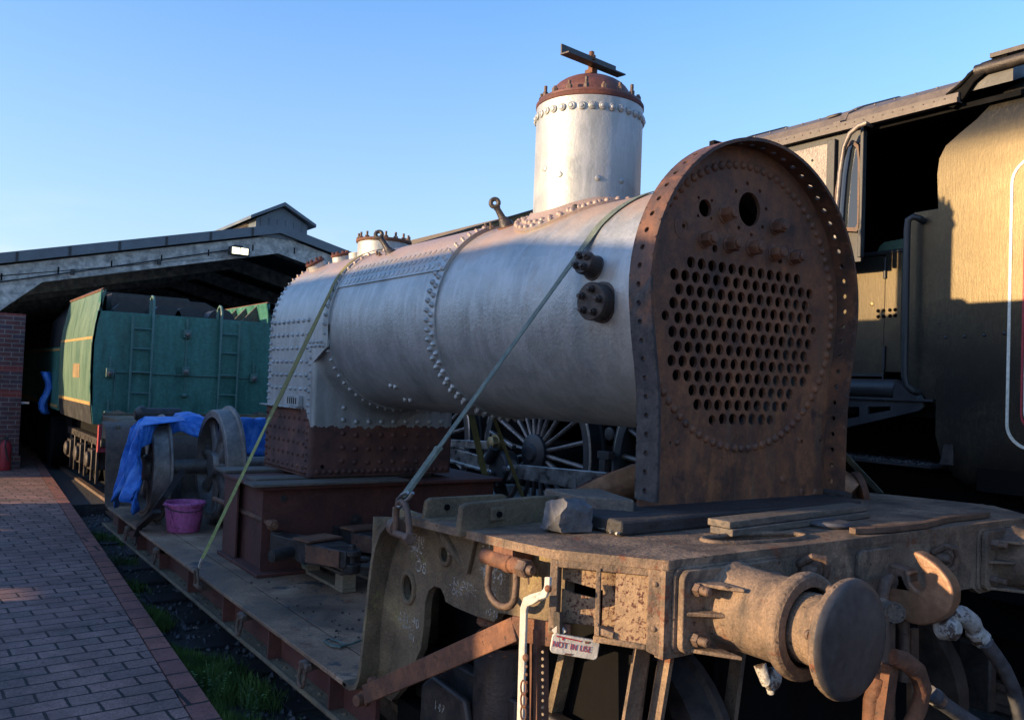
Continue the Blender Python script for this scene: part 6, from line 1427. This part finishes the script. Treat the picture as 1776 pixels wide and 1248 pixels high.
# black bag
b = MB(); c_ = at(468, 985, z=ZF); vs = []; nu, nv = 16, 10
for j in range(nv+1):
    for i in range(nu):
        t = 2*pi*i/nu; f = j/nv; r = (.055*sin(pi*min(1, f*.9+.12))+.02)*(1+.35*noise.noise(Vector((i*.9, j*.8, 2)))); vs.append((c_.x+.02+r*cos(t)+.10*f, c_.y+.04+r*.8*sin(t), ZF+.002+f*.17))
b.add(vs, [(j*nu+i, j*nu+(i+1) % nu, (j+1)*nu+(i+1) % nu, (j+1)*nu+i) for j in range(nv) for i in range(nu)]+[tuple(range(nu)), tuple(nv*nu+i for i in range(nu))])
tag(center_origin(b.build('plastic_bag', 'bag', sharp=20)), 'crumpled black plastic bag leaning on the left end of the pallet', 'bag')
# rope
b = MB(); r0 = [at(u, v, z=ZF+.012) for u, v in [(640, 1105), (625, 1110), (610, 1116), (590, 1119), (570, 1117), (563, 1110), (572, 1107), (588, 1112), (600, 1118), (590, 1122), (575, 1119), (566, 1112)]]
b.tube(r0, .006, 6); o = b.build('wire_loop', 'strap'); tag(center_origin(o), 'short loop of dark green wire on the deck by the neck of the wagon', 'wire')
b = MB(); rr = random.Random(9)
for i in range(160):
    x, y = rr.uniform(1.8, 2.9), rr.uniform(3.6, 5.2)+rr.uniform(0, .4); r = rr.uniform(.003, .009); b.lathe((x, y, ZF), (rr.uniform(-.3, .3), rr.uniform(-.3, .3), 1), [(r, 0), (r*.8, r*.8), (r*.2, r)], 5)
tag(b.build('deck_debris', 'iron', sharp=5), 'small dark crumbs and chips scattered on the wagon deck', 'debris', kind='stuff')
# bucket
bk = thing('bucket', 'grubby pink plastic bucket on the wagon deck in front of the wheels', 'bucket', (1.90, 7.36, ZF))
b = MB(); b.lathe((1.90, 7.36, ZF+.001), (0, 0, 1), [(.001, .004), (.118, .004), (.122, 0), (.13, .01), (.150, .19), (.152, .215), (.168, .217), (.170, .235), (.163, .24), (.150, .238), (.146, .20), (.122, .03), (.001, .025)], 40, cap=False); b.build('shell', 'pink', bk)
b = MB(); b.tube([(1.90+.166*cos(t), 7.36-.166*sin(t)*.95-.01, ZF+.225-.05*sin(t)) for t in [pi*i/12 for i in range(13)]], .004, 6); b.build('handle', 'iron', bk)
# loose wheelsets
def wheelset(xl, xr, y, r, label, spin=0.):
    z = ZF+r+.02; w_ = thing('loose_wheelset', label, 'wheelset', ((xl+xr)/2, y, ZF), 'loose wheelsets on the deck')
    b = MB(); b.cyl((xl+.05, y, z), (xr-.05, y, z), .066, n=24); b.lathe((xl+.10, y, z), (1, 0, 0), [(.085, 0), (.085, .05), (.066, .06)], 24); b.build('axle', 'wheel', w_)
    for s, x in ((1, xl), (-1, xr)):
        b = MB(); b.lathe((x, y, z), (s, 0, 0), [(r-.075, .0), (r-.02, 0), (r-.012, .008), (r-.002, .12), (r+.022, .13), (r+.026, .145), (r+.016, .155), (r-.075, .15), (r-.075, 0)], 72, cap=False); wl = b.build('wheel', 'wheel', w_, sharp=30)
        b = MB(); b.lathe((x-.0, y, z), (s, 0, 0), [(.10, 0), (.115, .02), (.115, .16), (.09, .17)], 28); b.build('hub', 'wheel', wl)
        b = MB()
        for i in range(8):
            t = 2*pi*i/8+spin; d = Vector((0, cos(t), sin(t))); o_ = Vector((x+s*.075, y, z)); b.tube([o_+d*.10, o_+d*.22, o_+d*(r-.10), o_+d*(r-.06)], [.075, .055, .052, .085], 10, flat=((1, 0, 0), .55))
        build_each(b, 'spoke', 'wheel', wl, k=1)
        b = MB(); b.lathe((x+s*.004, y, z), (-s, 0, 0), [(r-.062, 0), (r-.05, .006), (r-.04, .006), (r-.034, 0)], 64, cap=False); b.build('lip_ring', 'rust_orange' if xl < 2 else 'wheel', wl)
    return w_
wheelset(2.165, 3.56, 7.62, .490, 'nearer loose spoked wheelset standing beside the firebox, its left wheel uncovered', .2)
wheelset(1.70, 3.10, 8.02, .440, 'farther loose spoked wheelset standing under the blue tarpaulin behind the pink bucket')
# rusty ring leaning at the far end
b = MB(); rc = Vector((1.86, 8.75, ZF+.40)); b.lathe(rc, (1, -.25, 0), [(.30, 0), (.38, 0), (.38, .03), (.30, .03), (.30, 0)], 48, cap=False)
for i in range(16): t = 2*pi*i/16; _, fx, fy = frame((1, -.25, 0)); b.rivet(rc+(fx*cos(t)+fy*sin(t))*.34, (-1, .25, 0), .012, .01)
tag(center_origin(b.build('flange_ring', 'rust_orange')), 'large rusty bolted ring standing at the far end of the deck behind the blue tarpaulin', 'ring')
b = MB()
for (x, y) in ((2.02, 7.46), (2.16, 7.42), (2.02, 8.0)):
    pass
for i, (x, y, lb) in enumerate(((2.05, 7.95, 'small dark timber wedge behind the pink bucket'), (2.42, 7.38, 'small dark timber chock against the nearer wheelset'))):
    b = MB(); b.prism([(0, 0), (.14, 0), (.14, .09), (.03, .09)], lambda a, z, c: (x+c, y+a, ZF+z+.001), .10); o = b.build('chock', 'timber_dark', bevel=.004); tag(center_origin(o), lb, 'chock', 'chocks at the wheels')
# tarpaulin over the wheels
def tarp():
    b = MB(); nx, nu = 70, 46; vs = []; fs = []
    z0 = ZF
    for i in range(nx+1):
        fx = i/nx
        for j in range(nu+1):
            fu = j/nu
            # across: from front edge hanging, over the wheel, down the back
            X = 1.60+fx*2.2
            if fx < .16:  # left flap hangs outside the wheel
                g = fx/.16; X = 1.60-.02*(1-g); drop = (1-g)
            else: drop = 0
            y = 7.60+fu*.95
            crown = .92-.16*((fu-.45)/.55)**2*1.0
            if fx > .30: crown = .90-.10*abs(fu-.3)
            zt = z0+crown
            if drop > 0:
                zt = z0+crown-drop*(.64+.05*sin(fu*9))-.02; X = 1.63-.13*drop-.04*drop*sin(fu*14+drop*3); y = 7.50+fu*.72-drop*.16*(1-fu)
                zt -= 0
            else:
                bl_ = min(1, max(0, (fx-.17)/.03)); y = (7.58+fu*.62)*(1-bl_)+(8.13+fu*.5)*bl_
            if .05 < fx <= .42 and fu < .22: zt -= (.22-fu)/.22*(.11+.05*sin(fx*23)); y = 7.60 if fx < .17 else max(y, 8.12)
            if fx > .42 and fu < .32:     # front skirt right of the near wheel
                k = (.32-fu)/.32; zt = z0+crown-k*.34; y = 8.16-.04*k
            elif fx > .42: y = 8.16+(fu-.32)*.7
            w_ = .05*noise.noise(Vector((X*3, y*4, zt*3)))+(.026*sin(y*38+zt*5+2*noise.noise(Vector((y*5, zt*3, 1)))) if fx < .16 else .014*sin(X*30+y*9))+.012*noise.noise(Vector((X*9, y*9, zt*4)))+.004*noise.noise(Vector((X*22, y*22, zt*18)))
            vs.append((X+w_*(1 if fx < .16 else .3), y+w_*.8, zt+w_*.6))
    for i in range(nx):
        for j in range(nu): a = i*(nu+1)+j; fs.append((a, a+1, a+nu+2, a+nu+1))
    b.add(vs, fs); return b
o = tarp().build('tarpaulin', 'blue', sharp=180); o.modifiers.new('solid', 'SOLIDIFY').thickness = .004
tag(center_origin(o), 'bright blue tarpaulin draped over the loose wheelsets on the wagon', 'tarpaulin')
# grey roll on the far platform
b = MB(); b.cyl((1.98, 9.5, 1.20), (2.36, 9.5, 1.20), .07, n=20); b.lathe((1.95, 9.5, 1.20), (1, 0, 0), [(.05, -.04), (.085, 0), (.085, .05)], 16); tag(center_origin(b.build('rolled_sheet', 'iron')), 'dark grey roll lying on the far end platform before the green tender', 'roll')
# straps
def strap_path(p0, yt, ytop, yend, r, z_right):
    """straight from p0 to the tangent point on the barrel, over the crown and down the other side"""
    dx, dz = p0.x-BX, p0.z-BZ; D = sqrt(dx*dx+dz*dz); ph = atan2(dz, dx); a = ph-math.acos(r/D)
    while a < 0: a += 2*pi
    P = [p0, None]; pts = []; a1 = radians(20)
    for i in range(33):
        f = i/32; ang = a+(a1-a)*f; y = yt+(ytop-yt)*min(1, f*1.9) if f < .53 else ytop+(yend-ytop)*(f-.53)/.47; pts.append(Vector((BX+r*cos(ang), y, BZ+r*sin(ang))))
    return pts, a
sA0 = at(699, 862, x=1.545)
pA, aA = strap_path(sA0, 2.86, 2.70, 2.62, BR+.006, 0)
dirA = (pA[0]-sA0); line = [sA0+dirA*f for f in (0, .12, .13, .25, .5, .75)]
wd = [Vector((.25, 1, 0))]*6+[Vector((0, 1, 0))]*len(pA)
sa = thing('ratchet_strap', 'grey green webbing strap over the boiler down to the neck shackle', 'strap', sA0, 'tie down straps')
b = MB(); b.ribbon(line+pA, wd, .048, .004)
rgt = pA[-1]; b.ribbon([rgt, Vector((BX+BR+.12, 2.62, 1.6)), Vector((4.2, 2.6, 1.16))], (0, 1, 0), .045, .004); b.build('webbing', 'strap', sa, sharp=60)
b = MB(); b.ribbon([sA0+dirA*.01, sA0+dirA*.16], (.25, 1, 0), .056, .012); b.ribbon([sA0+dirA*.155, sA0+dirA*.165], (.25, 1, 0), .06, .015); b.build('stitched_sleeve', 'strap', sa)
b = MB(); hk_ = [at(q[0], q[1], x=1.545) for q in ((707, 853), (698, 857), (689, 866), (688, 876), (694, 879), (700, 872), (711, 862), (716, 854))]
b.tube(hk_, .007, 8); b.build('wire_hook', 'steel', sa)
sB0 = at(346, 978, x=1.556)
pB, aB = strap_path(sB0, 5.52, 5.66, 5.70, RW+.016, 0)
dB = pB[0]-sB0
sb2 = thing('ratchet_strap', 'olive and lime webbing strap over the firebox down to the deck edge ring', 'strap', sB0, 'tie down straps')
b = MB(); b.ribbon([sB0+dB*f for f in (.50, .6, .8)]+pB+[Vector((4.3, 5.7, .4))], [Vector((-.2, 1, 0))]*3+[Vector((0, 1, 0))]*(len(pB)+1), .05, .004); b.build('webbing', 'strap_y', sb2, sharp=60)
b = MB(); b.ribbon([sB0+dB*f for f in (.02, .15, .30, .31, .42, .52)], [Vector((-1, .22, 0))]*2+[Vector((-1, .4, 0))]*2+[Vector((-.9, .6, 0))]+[Vector((-.4, 1, 0))], .019, .006); b.build('webbing_tail', 'strap_l', sb2, sharp=60)
b = MB(); b.tube([sB0+dB*.02+Vector((0, -.012, 0)), sB0+Vector((0, -.01, -.02)), sB0+Vector((0, .008, -.03)), sB0+Vector((0, .014, -.01)), sB0+dB*.02+Vector((0, .012, 0))], .006, 8); b.build('wire_hook', 'steel', sb2)
b = MB(); t0, t1 = at(818, 722, x=3.72), at(848, 856, x=3.95); b.ribbon([Vector((3.425, 6.0, 2.0)), t0, t1, t1+(t1-t0)*.6], (1, -.6, 0), .05, .004)
tag(center_origin(b.build('hanging_strap', 'strap_y')), 'olive strap hanging down behind the boiler barrel beside the spoked wheels', 'strap')
b = MB(); c0_ = at(236, 930, x=1.57); b.ribbon([c0_, at(246, 905, x=1.60), at(262, 893, x=1.64), at(285, 862, x=1.72), at(318, 815, x=1.90)], (1, .3, 0), .05, .006); b.beam(at(243, 912, x=1.6), at(272, 886, x=1.65), .07, .03); b.tube([c0_, c0_+Vector((0, 0, -.05)), c0_+Vector((0, .03, -.07))], .01, 6)
tag(center_origin(b.build('ratchet_buckle', 'iron')), 'black ratchet and strap holding the loose wheels to the deck edge', 'ratchet')
# ------- things on the near platform
def slab(pts_, z0, h, name, mat, label, cat, grp=None, bev=.004):
    b = MB(); b.prism([(p.x, p.y) for p in pts_], lambda x, y, c: (x, y, z0+c), h); o = b.build(name, mat, bevel=bev); return tag(center_origin(o), label, cat, grp)
zp_ = ZT-.006
slab([Vector((1.98, 2.16, 0)), Vector((3.42, 2.20, 0)), Vector((3.44, 2.50, 0)), Vector((2.00, 2.48, 0))], zp_+.002-.001+.001, .054, 'timber_baulk', 'timber_dark', 'dark tarred timber baulk lying under the rusty tube plate', 'timber', 'timbers on the platform', .01)
slab([at(1000, 883, z=1.20), at(1100, 890, z=1.20), Vector((2.28, 2.62, 0)), Vector((2.06, 2.70, 0))], ZT-.012, .105, 'timber_block', 'timber', 'weathered timber block behind the stone, left of the tube plate', 'timber', 'timbers on the platform', .008)
# two stacked planks diagonal
for k, (dz, off, lb) in enumerate(((0, 0, 'lower plank of the pair lying before the tube plate'), (.026, .012, 'upper stained plank of the pair lying before the tube plate'))):
    A_, B__ = at(1252, 914, z=1.185), at(1492, 884, z=1.185); a = (B__-A_).normalized(); s_ = Vector((-a.y, a.x, 0)); A_ = A_-a*.0+s_*off
    b = MB(); b.prism([(0, -.045), ((B__-A_).length, -.045), ((B__-A_).length+.015, .05), (.0, .05)], lambda p, q, c: Vector((A_.x, A_.y, 0))+a*p+s_*q+Vector((0, 0, ZT+.002+dz+c)), .024); o = b.build('plank', 'timber', bevel=.003); tag(center_origin(o), lb, 'plank', 'planks before the tube plate')
b = MB(); c_ = at(1437, 907, z=ZT+.012); b.lathe((c_.x, c_.y, ZT), (0, 0, 1), [(.001, .006), (.04, .006), (.05, .002), (.075, .002), (.085, .012), (.075, .022), (.05, .024), (.001, .022)], 28, cap=False); o = b.build('rubber_pad', 'hose'); tag(center_origin(o), 'flat dark rubber ring pad beside the planks', 'pad')
b = MB(); fb = [at(u, v, z=ZT+.014) for u, v in [(1478, 920), (1540, 917), (1600, 910), (1640, 900), (1712, 892)]]; b.ribbon(fb, [Vector((0, 1, .0))]*5, .03, .022); o = b.build('flat_bar', 'iron_brown', bevel=.002); tag(center_origin(o), 'bent flat steel bar lying along the right of the headstock top', 'bar')
# stone
sc_ = at(993, 926, z=ZT); rr = Vector((cos(-.15), sin(-.15), 0)); ss = Vector((-rr.y, rr.x, 0)); bs = Vector((sc_.x+.035, sc_.y+.075, ZT))
bm = bmesh.new(); bmesh.ops.create_cube(bm, size=1)
rs = random.Random(11)
for nrm, dist in (((-1, -.25, .55), .50), ((-1, -.9, -.1), .60), ((.2, -1, .55), .54), ((1, -.5, .6), .70), ((-.7, .2, 1), .60), ((.3, -.4, 1), .50), ((1, .1, -.2), .49), ((-1, -.3, -.5), .58), ((-.5, -1, .9), .80), ((-.1, -1, -.15), .47), ((.9, -1, .1), .62), ((-1, .1, .1), .46), ((0, .3, 1), .47)):
    nv = Vector(nrm).normalized(); r_ = bmesh.ops.bisect_plane(bm, geom=bm.verts[:]+bm.edges[:]+bm.faces[:], plane_co=nv*dist*.92, plane_no=nv, clear_outer=True)
    ee = [e for e in r_['geom_cut'] if isinstance(e, bmesh.types.BMEdge)]
    if ee: bmesh.ops.holes_fill(bm, edges=ee)
bmesh.ops.triangulate(bm, faces=bm.faces[:]); bmesh.ops.subdivide_edges(bm, edges=bm.edges[:], cuts=5, use_grid_fill=False); bmesh.ops.triangulate(bm, faces=bm.faces[:])
for v in bm.verts:
    q = v.co*(1+.09*noise.noise(v.co*3.1+Vector((2, 7, 1)))+.035*noise.noise(v.co*9)+.02*noise.noise(v.co*20)); v.co = bs+rr*q.x*.155+ss*q.y*.135+Vector((0, 0, max(0, .054+q.z*.118)))
b = MB(); b.add([v.co.copy() for v in bm.verts], [tuple(v.index for v in f.verts) for f in bm.faces]); bm.free()
tag(center_origin(b.build('stone_block', 'stone', sharp=16)), 'rough broken grey stone block sitting on the platform edge', 'stone')
b = MB()
for i in range(7):
    c_ = at(1045+i*6, 922-random.uniform(-5, 5), z=ZT+.004); b.add([c_+Vector((random.uniform(-.02, .02), random.uniform(-.02, .02), random.uniform(0, .012))) for _ in range(4)], [(0, 1, 2), (0, 2, 3)])
o = b.build('paper_scrap', 'white'); o.modifiers.new('s', 'SOLIDIFY').thickness = .001; tag(center_origin(o), 'torn white paper scrap between the stone and the dark baulk', 'paper')
# pipe lying behind the tube plate
pp_ = thing('flanged_pipe', 'rusty pipe with bolted flange lying behind the foot of the tube plate', 'pipe', (3.2, 2.9, ZT))
b = MB(); pts = [at(955, 878, y=2.95), at(1000, 867, y=2.93), at(1050, 852, y=2.92), at(1104, 836, y=2.90), Vector((3.2, 2.85, 1.27)), Vector((3.75, 2.80, 1.30)), at(1458, 840, y=2.66), at(1480, 856, y=2.60)]
b.tube(pts, [.03, .045, .07, .085, .085, .085, .075, .07], 20); b.build('pipe_body', 'hook_rust', pp_, sharp=60)
fc = at(1492, 852, y=2.60); fd = Vector((.75, -.62, .25)).normalized(); b = MB(); b.lathe(fc, fd, [(.085, -.02), (.105, -.018), (.105, .012), (.07, .014), (.05, .013), (.05, -.02)], 32); fl_ = b.build('flange', 'rust_orange', pp_)
_, fx, fy = frame(fd); b = MB()
for i in range(6): t = 2*pi*i/6; b.cyl(fc+fd*.0125+(fx*cos(t)+fy*sin(t))*.085, fc+fd*.0145+(fx*cos(t)+fy*sin(t))*.085, .009, n=10)
build_each(b, 'bolt_hole', 'black_void', fl_, k=1)
b = MB(); b.prism([at(985, 853, y=3.02).xz.to_tuple(), at(1104, 838, y=3.02).xz.to_tuple(), at(1104, 806, y=3.02).xz.to_tuple(), at(1060, 817, y=3.02).xz.to_tuple(), at(1020, 833, y=3.02).xz.to_tuple()], lambda x, z, c: (x, 3.0+c, z), .02); o = b.build('curved_plate', 'rust_dark'); tag(center_origin(o), 'thin red brown curved plate leaning behind the pipe left of the tube plate', 'plate')
b = MB(); b.prism([(3.44, 1.16), (3.50, 1.16), (3.50, 1.22), (3.46, 1.23), (3.44, 1.22)], lambda x, z, c: (x, 2.3+c, z), .2); o = b.build('packing_block', 'timber_dark'); tag(center_origin(o), 'small dark packing block at the right foot of the tube plate', 'block')
